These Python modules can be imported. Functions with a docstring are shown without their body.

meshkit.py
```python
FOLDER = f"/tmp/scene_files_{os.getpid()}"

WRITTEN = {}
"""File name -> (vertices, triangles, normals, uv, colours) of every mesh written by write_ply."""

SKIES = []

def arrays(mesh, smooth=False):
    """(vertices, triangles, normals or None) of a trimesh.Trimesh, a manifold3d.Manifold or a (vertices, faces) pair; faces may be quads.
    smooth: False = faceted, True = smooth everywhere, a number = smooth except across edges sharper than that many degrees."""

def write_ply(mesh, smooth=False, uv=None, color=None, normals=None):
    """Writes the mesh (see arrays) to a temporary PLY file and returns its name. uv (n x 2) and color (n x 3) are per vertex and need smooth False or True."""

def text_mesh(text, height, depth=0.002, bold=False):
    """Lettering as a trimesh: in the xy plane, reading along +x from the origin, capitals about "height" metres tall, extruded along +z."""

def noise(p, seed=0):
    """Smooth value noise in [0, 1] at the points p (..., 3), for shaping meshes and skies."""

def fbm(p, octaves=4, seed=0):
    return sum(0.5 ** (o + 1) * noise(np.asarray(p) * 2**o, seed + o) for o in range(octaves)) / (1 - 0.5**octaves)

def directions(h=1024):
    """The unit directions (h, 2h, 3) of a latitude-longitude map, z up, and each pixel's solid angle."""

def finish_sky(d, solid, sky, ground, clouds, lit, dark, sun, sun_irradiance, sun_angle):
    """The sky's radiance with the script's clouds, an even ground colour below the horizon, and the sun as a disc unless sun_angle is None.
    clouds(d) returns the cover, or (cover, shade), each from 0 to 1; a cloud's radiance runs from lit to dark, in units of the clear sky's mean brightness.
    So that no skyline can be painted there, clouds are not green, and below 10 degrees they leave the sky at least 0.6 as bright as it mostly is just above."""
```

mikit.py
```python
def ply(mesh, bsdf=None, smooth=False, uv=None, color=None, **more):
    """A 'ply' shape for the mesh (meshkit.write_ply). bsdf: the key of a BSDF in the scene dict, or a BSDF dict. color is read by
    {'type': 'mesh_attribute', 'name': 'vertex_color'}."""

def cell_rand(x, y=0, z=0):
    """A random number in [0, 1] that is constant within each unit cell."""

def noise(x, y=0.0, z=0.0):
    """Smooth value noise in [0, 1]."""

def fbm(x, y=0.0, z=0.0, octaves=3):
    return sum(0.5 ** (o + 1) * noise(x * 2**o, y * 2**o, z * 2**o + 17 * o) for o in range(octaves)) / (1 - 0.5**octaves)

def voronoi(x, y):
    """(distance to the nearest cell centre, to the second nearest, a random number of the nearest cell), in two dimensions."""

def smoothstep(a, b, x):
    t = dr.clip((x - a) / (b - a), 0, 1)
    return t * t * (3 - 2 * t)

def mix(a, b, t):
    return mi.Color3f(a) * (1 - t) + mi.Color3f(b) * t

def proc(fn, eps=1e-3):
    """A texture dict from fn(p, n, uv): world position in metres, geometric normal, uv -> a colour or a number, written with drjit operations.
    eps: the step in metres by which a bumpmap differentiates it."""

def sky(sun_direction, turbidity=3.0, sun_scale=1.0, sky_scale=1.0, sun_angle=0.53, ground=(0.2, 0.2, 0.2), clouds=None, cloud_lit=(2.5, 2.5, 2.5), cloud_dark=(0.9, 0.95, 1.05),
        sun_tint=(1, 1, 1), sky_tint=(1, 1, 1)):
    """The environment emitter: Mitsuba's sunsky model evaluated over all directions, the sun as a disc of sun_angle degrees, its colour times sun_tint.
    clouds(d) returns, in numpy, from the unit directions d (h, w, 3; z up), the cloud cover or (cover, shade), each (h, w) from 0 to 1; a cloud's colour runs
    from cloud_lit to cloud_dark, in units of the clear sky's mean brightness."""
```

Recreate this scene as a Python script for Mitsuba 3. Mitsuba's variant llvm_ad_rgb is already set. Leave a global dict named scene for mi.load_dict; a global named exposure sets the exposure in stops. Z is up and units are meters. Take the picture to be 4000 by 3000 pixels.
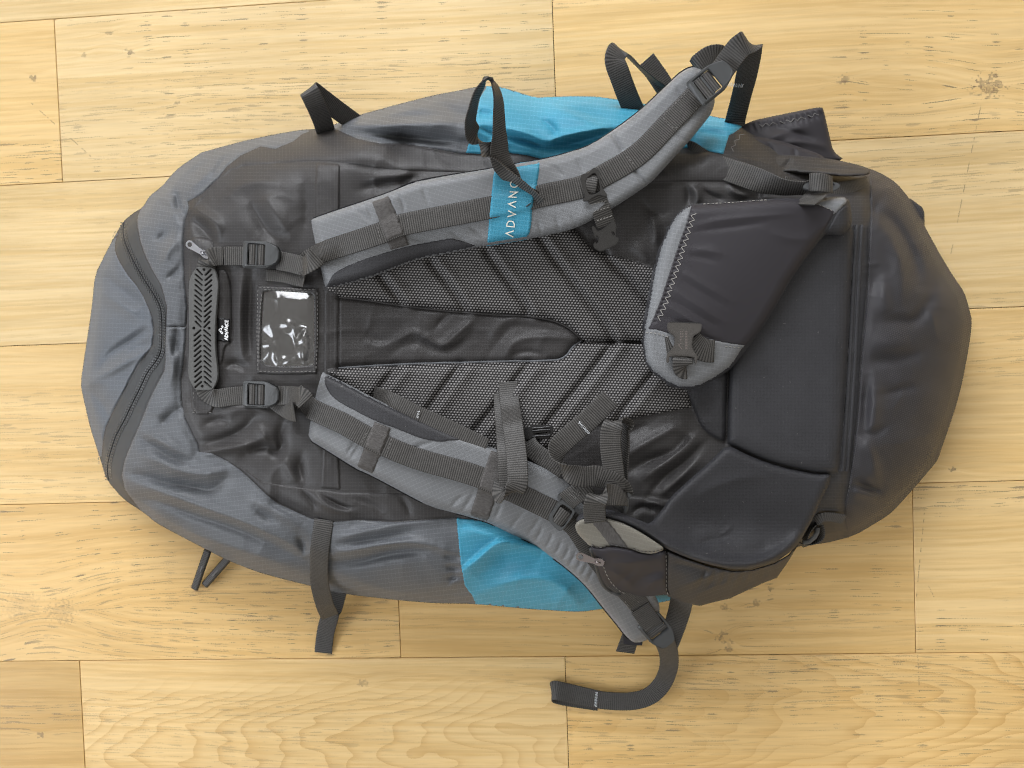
import math, random
import numpy as np, trimesh, shapely, drjit as dr, mitsuba as mi
import mikit, meshkit
from mikit import proc, noise, fbm, smoothstep, mix, cell_rand
from shapely.geometry import Polygon, LineString, Point, MultiPolygon
from shapely import affinity
from scipy.spatial import Delaunay
from scipy.ndimage import distance_transform_edt, gaussian_filter, gaussian_filter1d, map_coordinates
from scipy.spatial import cKDTree
from scipy.interpolate import RBFInterpolator, Akima1DInterpolator

random.seed(7)
RNG = np.random.default_rng(7)
scene, labels = {}, {}

# ------------------------------------------------------------------ camera
# a phone held about a metre above the floor, looking almost straight down
CAM = np.array([0.0, 0.0, 1.0])
ROT = np.array([[0.99649, 0.03343, 0.07676], [-0.03593, 0.99886, 0.03139], [-0.07562, -0.03404, 0.99656]])
FOC = 2000 / 0.6
fwd, up = -ROT[:, 2], ROT[:, 1]
scene['camera'] = {'type': 'perspective', 'fov': math.degrees(2 * math.atan(0.6)), 'fov_axis': 'x', 'near_clip': 0.02, 'far_clip': 60.0,
                   'to_world': mi.ScalarTransform4f().look_at(origin=CAM.tolist(), target=(CAM + fwd).tolist(), up=up.tolist())}
exposure = 0.0

# ------------------------------------------------------------------ light: two windows and the pale room around
def window_light(key, centre, target, w, h, rgb):
    T = mi.ScalarTransform4f().look_at(origin=centre, target=target, up=[0, 0, 1]) @ mi.ScalarTransform4f().scale([w / 2, h / 2, 1])
    scene[key] = {'type': 'rectangle', 'to_world': T, 'bsdf': {'type': 'diffuse', 'reflectance': {'type': 'rgb', 'value': 0.5}},
                  'emitter': {'type': 'area', 'radiance': {'type': 'rgb', 'value': rgb}}}
    labels[key] = {'kind': 'structure', 'label': 'bright daylight window of the room'}

window_light('window', [-1.3, 5.0, 3.3], [0, 0, 0.1], 4.4, 3.0, [10.0, 10.2, 10.6])
window_light('window_001', [-5.0, -1.6, 2.9], [0, 0, 0.1], 3.0, 2.4, [6.8, 7.2, 7.8])
scene['room_light'] = {'type': 'constant', 'radiance': {'type': 'rgb', 'value': [0.52, 0.50, 0.47]}}

# ------------------------------------------------------------------ helpers
def P(px, py, z=0.0):
    """World point at height z that the photograph shows at (px, py): used to take measures off the photograph."""
    px, py, z = np.broadcast_arrays(np.asarray(px, float), np.asarray(py, float), np.asarray(z, float))
    d = np.stack([(px - 2000) / FOC, (1500 - py) / FOC, -np.ones(px.shape)], -1) @ ROT.T
    t = (1.0 - z) / -d[..., 2]
    return CAM + d * t[..., None]

S = 0.00026          # metres per photograph pixel at the height of the pack
def A(pts): return np.array(pts, float)

def wave01(t): return t - dr.floor(t)

def principled(key, color, rough=0.6, spec=0.5, bump=None, bump_scale=1.0, **more):
    b = {'type': 'principled', 'base_color': color if isinstance(color, dict) else {'type': 'rgb', 'value': list(color)}, 'roughness': rough, 'specular': spec, **more}
    if bump is not None:
        b = {'type': 'bumpmap', 'arbitrary': bump, 'scale': bump_scale, 'bsdf': b}
    scene[key] = {'type': 'twosided', 'bsdf': b}

# ------------------------------------------------------------------ materials
KNOTS = [(3865, 335, 0.013, 1.0), (505, 205, .0045, .8), (133, 303, .004, .7), (3722, 1833, .0035, .8), (2826, 2475, .004, .55), (2812, 2490, .0045, .6), (2830, 2508, .003, .5), (2843, 2535, .004, .6), (2858, 2505, .003, .5), (2825, 2370, .004, .5), (2955, 2355, .004, .5),
         (160, 2872, .004, .7), (848, 2343, .0025, .8), (240, 2390, .016, .35), (1418, 2665, .006, .4), (2200, 2690, .004, .25), (3300, 310, .006, .5), (90, 2370, .02, .22), (3010, 2300, .003, .6), (690, 402, .003, .6), (330, 215, .003, .4), (425, 130, .004, .5)]
KNOTW = [(float(P(a, b)[0]), float(P(a, b)[1]), r, s) for a, b, r, s in KNOTS]
SCR = [((3840, 370), (3715, 990)), ((3612, 1990), (3580, 2330)), ((120, 400), (365, 620)), ((3628, 2290), (3648, 2330)), ((3585, 2560), (3592, 2700))]
SCRW = [tuple(float(v) for v in (*P(*a)[:2], *P(*b)[:2])) for a, b in SCR]

def wood_base(p, uv):
    pid = dr.floor(uv.x * 0.1)
    x, kk = uv.x - 10 * pid - 5, dr.floor(uv.y)
    y = uv.y - kk
    r1, r2, r3 = cell_rand(pid, 1), cell_rand(pid, 2), cell_rand(pid, 3)
    k = mi.Float(0)
    kd = mi.Float(0)
    for (kx, ky, r, s) in KNOTW:
        dx, dy = (p.x - kx) * 0.75, p.y - ky
        d = dr.sqrt(dx * dx + dy * dy)
        if r > 0.0029:
            kd += (r * 0.9) * dr.exp(-dr.square(d / (r * 3.2))) * dr.select(dy > 0, 1.0, -1.0)
        e = d + (noise(p.x * 420, p.y * 420) - 0.5) * r * 1.3
        k = dr.maximum(k, s * (1 - smoothstep(r * 0.35, r * 0.95, e)) * (0.45 + 0.55 * smoothstep(r * 0.25, r * 0.6, e) if r > 0.012 else 1.0))
    warp = (fbm(x * 2.2 + pid * 3.7, y * 7, pid, 2) - 0.5) * 0.035 + kd
    yw = y + warp
    q = (y - 0.05 - 0.09 * r3) / 0.09
    cath = x * (18 + 8 * r2) * dr.select(r3 > 0.5, 1.0, -1.0) + q * q * 4.2 + (fbm(x * 9, y * 26, pid * 5, 3) - 0.5) * 3.6
    straight = yw * 95 + x * 1.5
    sel = dr.select(kk > 3.5, smoothstep(1.25, 0.7, dr.abs(q)), 0.0) * (0.45 + 0.55 * smoothstep(0.3, 0.6, noise(x * 3.0 + 3 * pid, pid * 1.7)))
    ring = noise(straight + pid * 11, pid) * (1 - sel) + (0.25 + 0.75 * dr.power(wave01(cath), 2.0)) * sel * 0.9
    grain = fbm(x * 7, yw * 330, pid * 2 + 5, 3)
    fine = noise(x * 60, yw * 1500, pid)
    band = smoothstep(0.46 - 0.1 * r2, 0.72, fbm(x * 1.6 + pid * 5, yw * 22, 7 + pid, 2))
    pore = smoothstep(0.74, 0.84, noise(x * 46 + 0.5 * fine, yw * 980, pid * 3)) * band * (0.25 + 0.95 * dr.square(cell_rand(pid, 5)))
    pore = dr.maximum(pore, 1.0 * smoothstep(0.86, 0.94, noise(x * 42 + 9, yw * 900, pid * 3 + 1)) * smoothstep(.35, .6, noise(x * 5, y * 12, pid + 3)) * smoothstep(0.3, 0.9, cell_rand(pid, 6)))
    return pid, kk, x, y, r1, r2, r3, k, ring, grain, fine, pore, sel

def wood_color(p, n, uv):
    pid, kk, x, y, r1, r2, r3, k, ring, grain, fine, pore, sel = wood_base(p, uv)
    t = dr.clip(0.33 * ring + 0.67 * grain + 0.2 * (fine - 0.5), 0, 1)
    c = mix((0.715, 0.545, 0.285), (0.615, 0.435, 0.19), smoothstep(0.2, 0.85, t))
    c = mix(c, mi.Color3f(0.47, 0.28, 0.09), 0.4 * sel * smoothstep(0.45, 1.0, ring))
    blot = fbm(x * 5 + 31 * r1, y * 11, pid, 3)
    c = c * (0.88 + 0.22 * blot)
    c = c * (0.95 + 0.06 * cell_rand(pid, 9))
    c = c * (0.95 + 0.10 * noise(x * 16, y * 420, pid + 2))
    kk = dr.select(kk > 3.5, kk - 4, kk)
    c = c * dr.select(kk < 0.5, mi.Color3f(1.0, 1.0, 1.02), dr.select(kk < 1.5, mi.Color3f(1.0, 0.90, 0.74), dr.select(kk < 2.5, mi.Color3f(0.84, 0.735, 0.56), mi.Color3f(1.02, 0.965, 0.88))))
    c = mix(c, mi.Color3f(0.17, 0.125, 0.08), pore * 0.78)
    c = mix(c, mi.Color3f(0.13, 0.09, 0.06), k * (0.55 + 0.45 * noise(p.x * 600, p.y * 300)))
    s = mi.Float(0)
    for (x0, y0, x1, y1) in SCRW:
        L2 = (x1 - x0) ** 2 + (y1 - y0) ** 2
        tt = dr.clip(((p.x - x0) * (x1 - x0) + (p.y - y0) * (y1 - y0)) / L2, 0, 1)
        d = dr.sqrt(dr.square(p.x - x0 - tt * (x1 - x0)) + dr.square(p.y - y0 - tt * (y1 - y0)))
        s = dr.maximum(s, (1 - smoothstep(.0003, .0007, d)) * smoothstep(0.35, 0.55, noise(tt * 40, x0 * 9)))
    c = mix(c, mi.Color3f(0.2, 0.14, 0.08), 0.55 * s)
    return c

def wood_bump(p, n, uv):
    pid = dr.floor(uv.x * 0.1)
    x, y = uv.x - 10 * pid - 5, uv.y - dr.floor(uv.y)
    return 0.00016 * fbm(x * 14, y * 340, pid, 2) + 0.00035 * fbm(x * 7 + pid, y * 9, 3, 2)

principled('wood', proc(wood_color), 0.42, 0.42, proc(wood_bump, 4e-4), 1.0)
principled('gap', (0.05, 0.033, 0.02), 0.9, 0.1)

def ripstop(base, line, s, k=0.5):
    b, l = mi.Color3f(*base), mi.Color3f(*line)
    def fn(p, n, uv):
        u, v = uv.x / s, uv.y / s
        gu, gv = dr.abs(wave01(u) - 0.5), dr.abs(wave01(v * 0.8) - 0.5)
        dash = smoothstep(0.15, 0.35, dr.abs(wave01(u * 6) - 0.5))
        a = smoothstep(0.41, 0.47, gv) * (0.35 + 0.65 * dash)
        a = dr.maximum(a, 0.55 * smoothstep(0.43, 0.48, gu))
        t = fbm(uv.x * 30, uv.y * 30, 0, 2)
        w = noise(uv.x * 2600, uv.y * 2600)
        return mix(b * (0.9 + 0.2 * t) * (0.92 + .16 * w), l, a * k)
    return proc(fn)

def nylon_bump(p, n, uv):
    return 0.00022 * fbm(uv.x * 120, uv.y * 120, 1.0, 2) + 0.0007 * fbm(uv.x * 30, uv.y * 30, 5.0, 2)
NB = proc(nylon_bump, 7e-4)
principled('nylon_grey', ripstop((0.090, 0.096, 0.105), (0.19, 0.20, 0.218), 0.0036), 0.52, 0.38, NB, 0.8)
principled('nylon_blue', ripstop((0.085, 0.096, 0.112), (0.16, 0.178, 0.205), 0.0036), 0.52, 0.38, NB, 0.8)
principled('nylon_black', ripstop((0.034, 0.032, 0.032), (0.085, 0.083, 0.085), 0.0028), 0.52, 0.38, NB, 1.0)
principled('nylon_teal', ripstop((0.040, 0.245, 0.365), (0.14, 0.43, 0.57), 0.0037), 0.55, 0.35, NB, 0.8, sheen=0.2)
principled('nylon_light', ripstop((0.158, 0.164, 0.172), (0.285, 0.295, 0.31), 0.0036), 0.55, 0.35, NB, 0.6, sheen=0.2)
principled('nylon_cream', ripstop((0.175, 0.165, 0.14), (0.27, 0.26, 0.23), 0.0036), 0.55, 0.4, NB, 0.6, sheen=0.2)
principled('nylon_soft', (0.030, 0.0275, 0.032), 0.6, 0.3, NB, 0.6, sheen=0.35)

def webbing_color(p, n, uv):
    u, v = uv.x / 0.0022, uv.y / 0.0019
    a = smoothstep(0.08, 0.42, dr.abs(wave01(u) - 0.5)) * (0.72 + 0.28 * smoothstep(0.08, 0.3, dr.abs(wave01(v + 0.5 * dr.floor(u)) - 0.5)))
    return mix((0.084, 0.080, 0.075), (0.020, 0.019, 0.018), 1 - a) * (0.9 + 0.2 * noise(uv.x * 300, uv.y * 300))
def webbing_bump(p, n, uv):
    return 0.00022 * dr.abs(wave01(uv.x / 0.0022) - 0.5) + 0.0001 * dr.abs(wave01(uv.y / 0.0019) - 0.5)
principled('webbing', proc(webbing_color), 0.55, 0.45, proc(webbing_bump, 2e-4), 1.0, sheen=0.15)

def elastic_color(p, n, uv):
    return mix((0.060, 0.056, 0.054), (0.10, 0.095, 0.092), noise(uv.x * 1500, uv.y * 500)) 
principled('elastic', proc(elastic_color), 0.7, 0.3, sheen=0.3)

def cordura_color(p, n, uv):
    u, v = uv.x / 0.0025, uv.y / 0.0020
    a = dr.sin(u * 6.2832 + 3.1416 * dr.floor(v)) * 0.5 + 0.5
    b = smoothstep(0.05, 0.35, 0.5 - dr.abs(wave01(v) - 0.5))
    return mix((0.030, 0.029, 0.032), (0.060, 0.058, 0.063), a * b) * (0.88 + 0.24 * fbm(uv.x * 60, uv.y * 60, 2, 2))
def cordura_bump(p, n, uv):
    return 0.00010 * dr.sin(uv.x / 0.0025 * 6.2832 + 3.1416 * dr.floor(uv.y / 0.0020)) + 0.0022 * fbm(uv.x * 26, uv.y * 26, 5.0, 2)
principled('cordura', proc(cordura_color), 0.5, 0.28, proc(cordura_bump, 4e-4), 0.8, sheen=0.3)

def mesh_tex(base, dot):
    def fn(p, n, uv):
        v = uv.y / 0.0026
        u = uv.x / 0.0032 + 0.5 * dr.floor(v) + 0.25 * wave01(v)
        d = dr.square((wave01(u) - 0.5) * 1.15) + dr.square((wave01(v) - 0.5) * 1.2)
        a = 1 - smoothstep(0.05, 0.2, d)
        return mix(mi.Color3f(*base), mi.Color3f(*dot), a * (0.75 + 0.25 * noise(uv.x * 900, uv.y * 900)))
    return proc(fn)
def mesh_bump(p, n, uv):
    v = uv.y / 0.0026
    u = uv.x / 0.0032 + 0.5 * dr.floor(v) + 0.25 * wave01(v)
    d = dr.square((wave01(u) - 0.5) * 1.15) + dr.square((wave01(v) - 0.5) * 1.2)
    return 0.0004 * (1 - smoothstep(0.0, 0.3, d))
principled('spacer_mesh', mesh_tex((0.013, 0.012, 0.012), (0.30, 0.29, 0.285)), 0.6, 0.4, proc(mesh_bump, 3e-4), 1.0)

def knit_color(p, n, uv):
    a = noise(uv.x * 1300, uv.y * 1300)
    tw = dr.sin((uv.x + uv.y) * 2200) * dr.sin((uv.x - uv.y) * 2200) * .5 + .5
    c = mix((0.018, 0.018, 0.020), (0.042, 0.042, 0.047), 0.35 * a + 0.65 * tw) * (0.85 + 0.3 * fbm(uv.x * 40, uv.y * 40, 3, 2))
    return mix(c, mi.Color3f(0.22, 0.21, 0.2), smoothstep(0.975, 0.99, noise(uv.x * 420, uv.y * 420, 8)) * 0.6)
def knit_bump(p, n, uv):
    return 0.00012 * dr.sin((uv.x + uv.y) * 2200) * dr.sin((uv.x - uv.y) * 2200) + 0.0008 * fbm(uv.x * 24, uv.y * 24, 5.0, 2)
principled('knit', proc(knit_color), 0.6, 0.35, proc(knit_bump, 3e-4), 1.0, sheen=0.3)
principled('strap_edge', proc(knit_color), 0.6, 0.4, None, sheen=0.5)
principled('tape', (0.040, 0.042, 0.044), 0.6, 0.4, sheen=0.5)
principled('plastic', (0.055, 0.058, 0.060), 0.42, 0.5)
principled('plastic_bronze', (0.062, 0.057, 0.052), 0.42, 0.5)
principled('plastic_dark', (0.026, 0.025, 0.024), 0.28, 0.6)
principled('plastic_black', (0.018, 0.018, 0.019), 0.3, 0.55)
principled('rubber', (0.105, 0.106, 0.104), 0.6, 0.35)
principled('thread_dark', (0.16, 0.155, 0.15), 0.7, 0.3)
principled('thread_black', (0.012, 0.012, 0.013), 0.8, 0.2)
principled('thread_light', (0.30, 0.29, 0.27), 0.7, 0.3)
principled('thread_white', (0.72, 0.74, 0.76), 0.7, 0.3)
principled('print_cream', (0.72, 0.70, 0.62), 0.6, 0.3)
principled('print_white', (0.8, 0.81, 0.83), 0.6, 0.3)
principled('label_satin', (0.008, 0.008, 0.009), 0.3, 0.5)
scene['silver'] = {'type': 'twosided', 'bsdf': {'type': 'roughconductor', 'material': 'Al', 'alpha': 0.22, 'specular_reflectance': {'type': 'rgb', 'value': [0.45, 0.46, 0.49]}}}
scene['gunmetal'] = {'type': 'twosided', 'bsdf': {'type': 'roughconductor', 'material': 'Cr', 'alpha': 0.2, 'specular_reflectance': {'type': 'rgb', 'value': [0.5, 0.47, 0.44]}}}
scene['vinyl'] = {'type': 'principledthin', 'base_color': {'type': 'rgb', 'value': [0.97, 0.97, 0.95]}, 'roughness': 0.16, 'spec_trans': 1.0, 'eta': 1.9}

# ------------------------------------------------------------------ mesh building
def numbered(key):
    if key not in scene:
        return key
    k = 1
    while f'{key}_{k:03d}' in scene:
        k += 1
    return f'{key}_{k:03d}'

def put(key, mesh, mat, smooth=True, uv=None, label=None, kind=None):
    key = numbered(key)
    scene[key] = mikit.ply(mesh, mat, smooth=smooth, uv=uv)
    if label or kind:
        labels[key] = {k: v for k, v in (('label', label), ('kind', kind)) if v}
    return key

def chaikin(pts, it=1, closed=True, r=0.2):
    pts = A(pts)
    for _ in range(it):
        nxt = np.roll(pts, -1, 0)
        a, b = pts * (1 - r) + nxt * r, pts * r + nxt * (1 - r)
        q = np.stack([a, b], 1)
        if closed:
            pts = q.reshape(-1, 2)
        else:
            pts = np.vstack([pts[:1], q[:-1].reshape(-1, 2), pts[-1:]])
    return pts

def spline2(pts, n=12):
    """Open smooth curve through the points."""
    pts = A(pts)
    if len(pts) < 3:
        return np.linspace(pts[0], pts[-1], n)
    t = np.r_[0, np.cumsum(np.linalg.norm(np.diff(pts, axis=0), axis=1))]
    tt = np.linspace(0, t[-1], n * len(pts))
    return np.c_[Akima1DInterpolator(t, pts[:, 0])(tt), Akima1DInterpolator(t, pts[:, 1])(tt)]

def poly(pts, it=1):
    g = Polygon(chaikin(pts, it) if it else A(pts)).buffer(0)
    return max(g.geoms, key=lambda q: q.area) if isinstance(g, MultiPolygon) else g

RES = 3
GX, GY = np.meshgrid(np.arange(0, 4001, RES), np.arange(0, 3001, RES))
GXf, GYf = GX.astype(float), GY.astype(float)
def sample(r, px, py):
    px, py = np.broadcast_arrays(np.asarray(px, float), np.asarray(py, float))
    return map_coordinates(r, [np.atleast_1d(py) / RES, np.atleast_1d(px) / RES], order=1, mode='nearest').reshape(px.shape)

def window_of(g, m):
    x0, y0, x1, y1 = g.bounds
    return (slice(max(0, int((y0 - m) // RES)), int((y1 + m) // RES) + 2), slice(max(0, int((x0 - m) // RES)), int((x1 + m) // RES) + 2))

def seg_dist(px, py, pts):
    best, bs, bside = np.full(px.shape, 1e9), np.zeros(px.shape), np.zeros(px.shape)
    L = np.r_[0, np.cumsum(np.linalg.norm(np.diff(pts, axis=0), axis=1))]
    for i in range(len(pts) - 1):
        a, b = pts[i], pts[i + 1]
        e = b - a
        l2 = e @ e + 1e-9
        t = np.clip(((px - a[0]) * e[0] + (py - a[1]) * e[1]) / l2, 0, 1)
        dx, dy = px - a[0] - t * e[0], py - a[1] - t * e[1]
        d = np.hypot(dx, dy)
        m = d < best
        best[m] = d[m]
        bs[m] = (L[i] + t[m] * math.sqrt(l2)) / L[-1]
        bside[m] = np.sign(e[0] * dy[m] - e[1] * dx[m])
    return best, bs, bside

def folds_at(px, py, folds):
    """Sum of cloth folds: (height in mm, half width in px, polyline[, kind]); kind 'g' = even groove, 'c' = sharp crease with one steep side."""
    z = np.zeros(np.shape(px))
    for f in folds:
        a, w, pts = f[0], f[1], f[2]
        kind = f[3] if len(f) > 3 else ''
        pts = spline2(pts, 5) if len(pts) > 2 else A(pts)
        m = w * 3.2
        inb = (px > pts[:, 0].min() - m) & (px < pts[:, 0].max() + m) & (py > pts[:, 1].min() - m) & (py < pts[:, 1].max() + m)
        if not inb.any():
            continue
        d, s, side = seg_dist(px[inb], py[inb], pts)
        taper = np.ones_like(s) if kind == 'g' else np.sin(np.pi * np.clip(s, 0.03, 0.97)) ** 0.55
        if kind == 'c':
            sd = d * side
            g = np.where(sd > 0, np.exp(-(sd / (w * 2.2)) ** 2), np.exp(-(sd / (w * 0.45)) ** 2))
        else:
            g = np.exp(-(d / w) ** 2)
            if kind == '':
                g = 0.5 * g + 0.5 * np.exp(-1.75 * np.sqrt((d / w) ** 2 + 0.06) + 0.43)
        z[inb] += a * 1e-3 * taper * g
    return z

def mesh_points(g, step):
    """Points and triangles filling the polygon g (px)."""
    g = g.segmentize(step)
    rings = [np.array(g.exterior.coords)[:-1]] + [np.array(r.coords)[:-1] for r in g.interiors]
    b = np.vstack(rings)
    x0, y0, x1, y1 = g.bounds
    xs, ys = np.meshgrid(np.arange(x0, x1 + step, step), np.arange(y0, y1 + step, step * 0.866))
    xs = xs + (np.arange(len(xs)) % 2)[:, None] * step * 0.5
    q = np.c_[xs.ravel(), ys.ravel()]
    shapely.prepare(g)
    q = q[shapely.contains_xy(g, q[:, 0], q[:, 1])]
    if len(q):
        q = q[shapely.distance(shapely.points(q), g.boundary) > step * 0.55]
    pts = np.vstack([b, q])
    tri = Delaunay(pts).simplices
    c = pts[tri].mean(1)
    a = pts[tri]
    area = (a[:, 1, 0] - a[:, 0, 0]) * (a[:, 2, 1] - a[:, 0, 1]) - (a[:, 1, 1] - a[:, 0, 1]) * (a[:, 2, 0] - a[:, 0, 0])
    keep = shapely.contains_xy(g, c[:, 0], c[:, 1]) & (np.abs(area) > 1e-3)
    tri, area = tri[keep], area[keep]
    tri[area > 0] = tri[area > 0][:, ::-1]       # image y runs down: this winding faces up
    return pts, tri, len(b), g

def edge_dist(pts, g):
    return shapely.distance(shapely.points(pts), g.boundary)

def rot_uv(pts, ang):
    c, s = math.cos(math.radians(ang)), math.sin(math.radians(ang))
    return np.c_[pts[:, 0] * c + pts[:, 1] * s, -pts[:, 0] * s + pts[:, 1] * c] * S

def panel(key, g, mat, off=1.0, step=7, lip=0.0, edge=7, ang=0, raster=None, folds=(), label=None, dip=0.6, register=False):
    """Cloth lying on the raster surface: raised by off mm, its edge turned down and, with lip, a raised seam along it."""
    raster = TOP if raster is None else raster
    if not isinstance(g, (Polygon,)):
        g = poly(g)
    pts, tri, nb, g = mesh_points(g, step)
    d = edge_dist(pts, g)
    z = sample(raster, pts[:, 0], pts[:, 1])
    t = np.clip(d / edge, 0, 1)
    z = z + (off * np.sqrt(1 - (1 - t) ** 2) - dip * (1 - t)) * 1e-3 + lip * 1e-3 * np.exp(-((d - 9) / 5) ** 2)
    if folds:
        z = z + folds_at(pts[:, 0], pts[:, 1], folds) * np.clip(d / 10, 0, 1)
    if register:
        reg(g, off * 1e-3)
    return put(key, (P(pts[:, 0], pts[:, 1], z), tri), mat, True, rot_uv(pts, ang), label)

def rbf(ctrl):
    c = A(ctrl)
    return RBFInterpolator(c[:, :2] / 1000, c[:, 2], kernel='thin_plate_spline', smoothing=1e-5)

def reg(g, dz):
    w = window_of(g, 6)
    m = shapely.contains_xy(g, GXf[w], GYf[w])
    TOP[w] = np.where(m, TOP[w] + dz, TOP[w])

def pad(key, g, mat, ctrl, T=8.0, R=40, step=7, ang=0, folds=(), label=None, under=0.35, add=True, flat=0.0):
    """A padded piece: its lower face through the control heights (px, py, z), its upper face domed T mm above it."""
    if not isinstance(g, Polygon):
        g = poly(g)
    f = rbf(ctrl)
    def top(px, py, d):
        t = np.clip(d / R, 0, 1)
        q = np.c_[px, py] / 1000
        return f(q) + T * 1e-3 * (flat + (1 - flat) * np.sqrt(1 - (1 - t) ** 2)) + (folds_at(px, py, folds) * np.clip(d / 14, 0, 1) if folds else 0)
    pts, tri, nb, g = mesh_points(g, step)
    d = edge_dist(pts, g)
    d[:nb] = 0
    zt = top(pts[:, 0], pts[:, 1], d)
    zb = f(pts / 1000) - under * T * 1e-3 * np.sqrt(1 - (1 - np.clip(d / R, 0, 1)) ** 2) + flat * T * 1e-3 * (d <= 0)
    n = len(pts)
    vt, vb = P(pts[:, 0], pts[:, 1], zt), P(pts[:, 0], pts[:, 1], zb)
    idx = np.arange(n) + n
    idx[:nb] = np.arange(nb)
    v = np.vstack([vt, vb])
    fb = idx[tri][:, ::-1]
    uv = rot_uv(pts, ang)
    if add:
        w = window_of(g, 6)
        m = shapely.contains_xy(g, GXf[w], GYf[w])
        xx, yy = GXf[w][m], GYf[w][m]
        z = TOP[w].copy()
        z[m] = np.maximum(z[m], top(xx, yy, edge_dist(np.c_[xx, yy], g)))
        TOP[w] = z
    return put(key, (v, np.vstack([tri, fb])), mat, True, np.vstack([uv, uv]), label)

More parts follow.
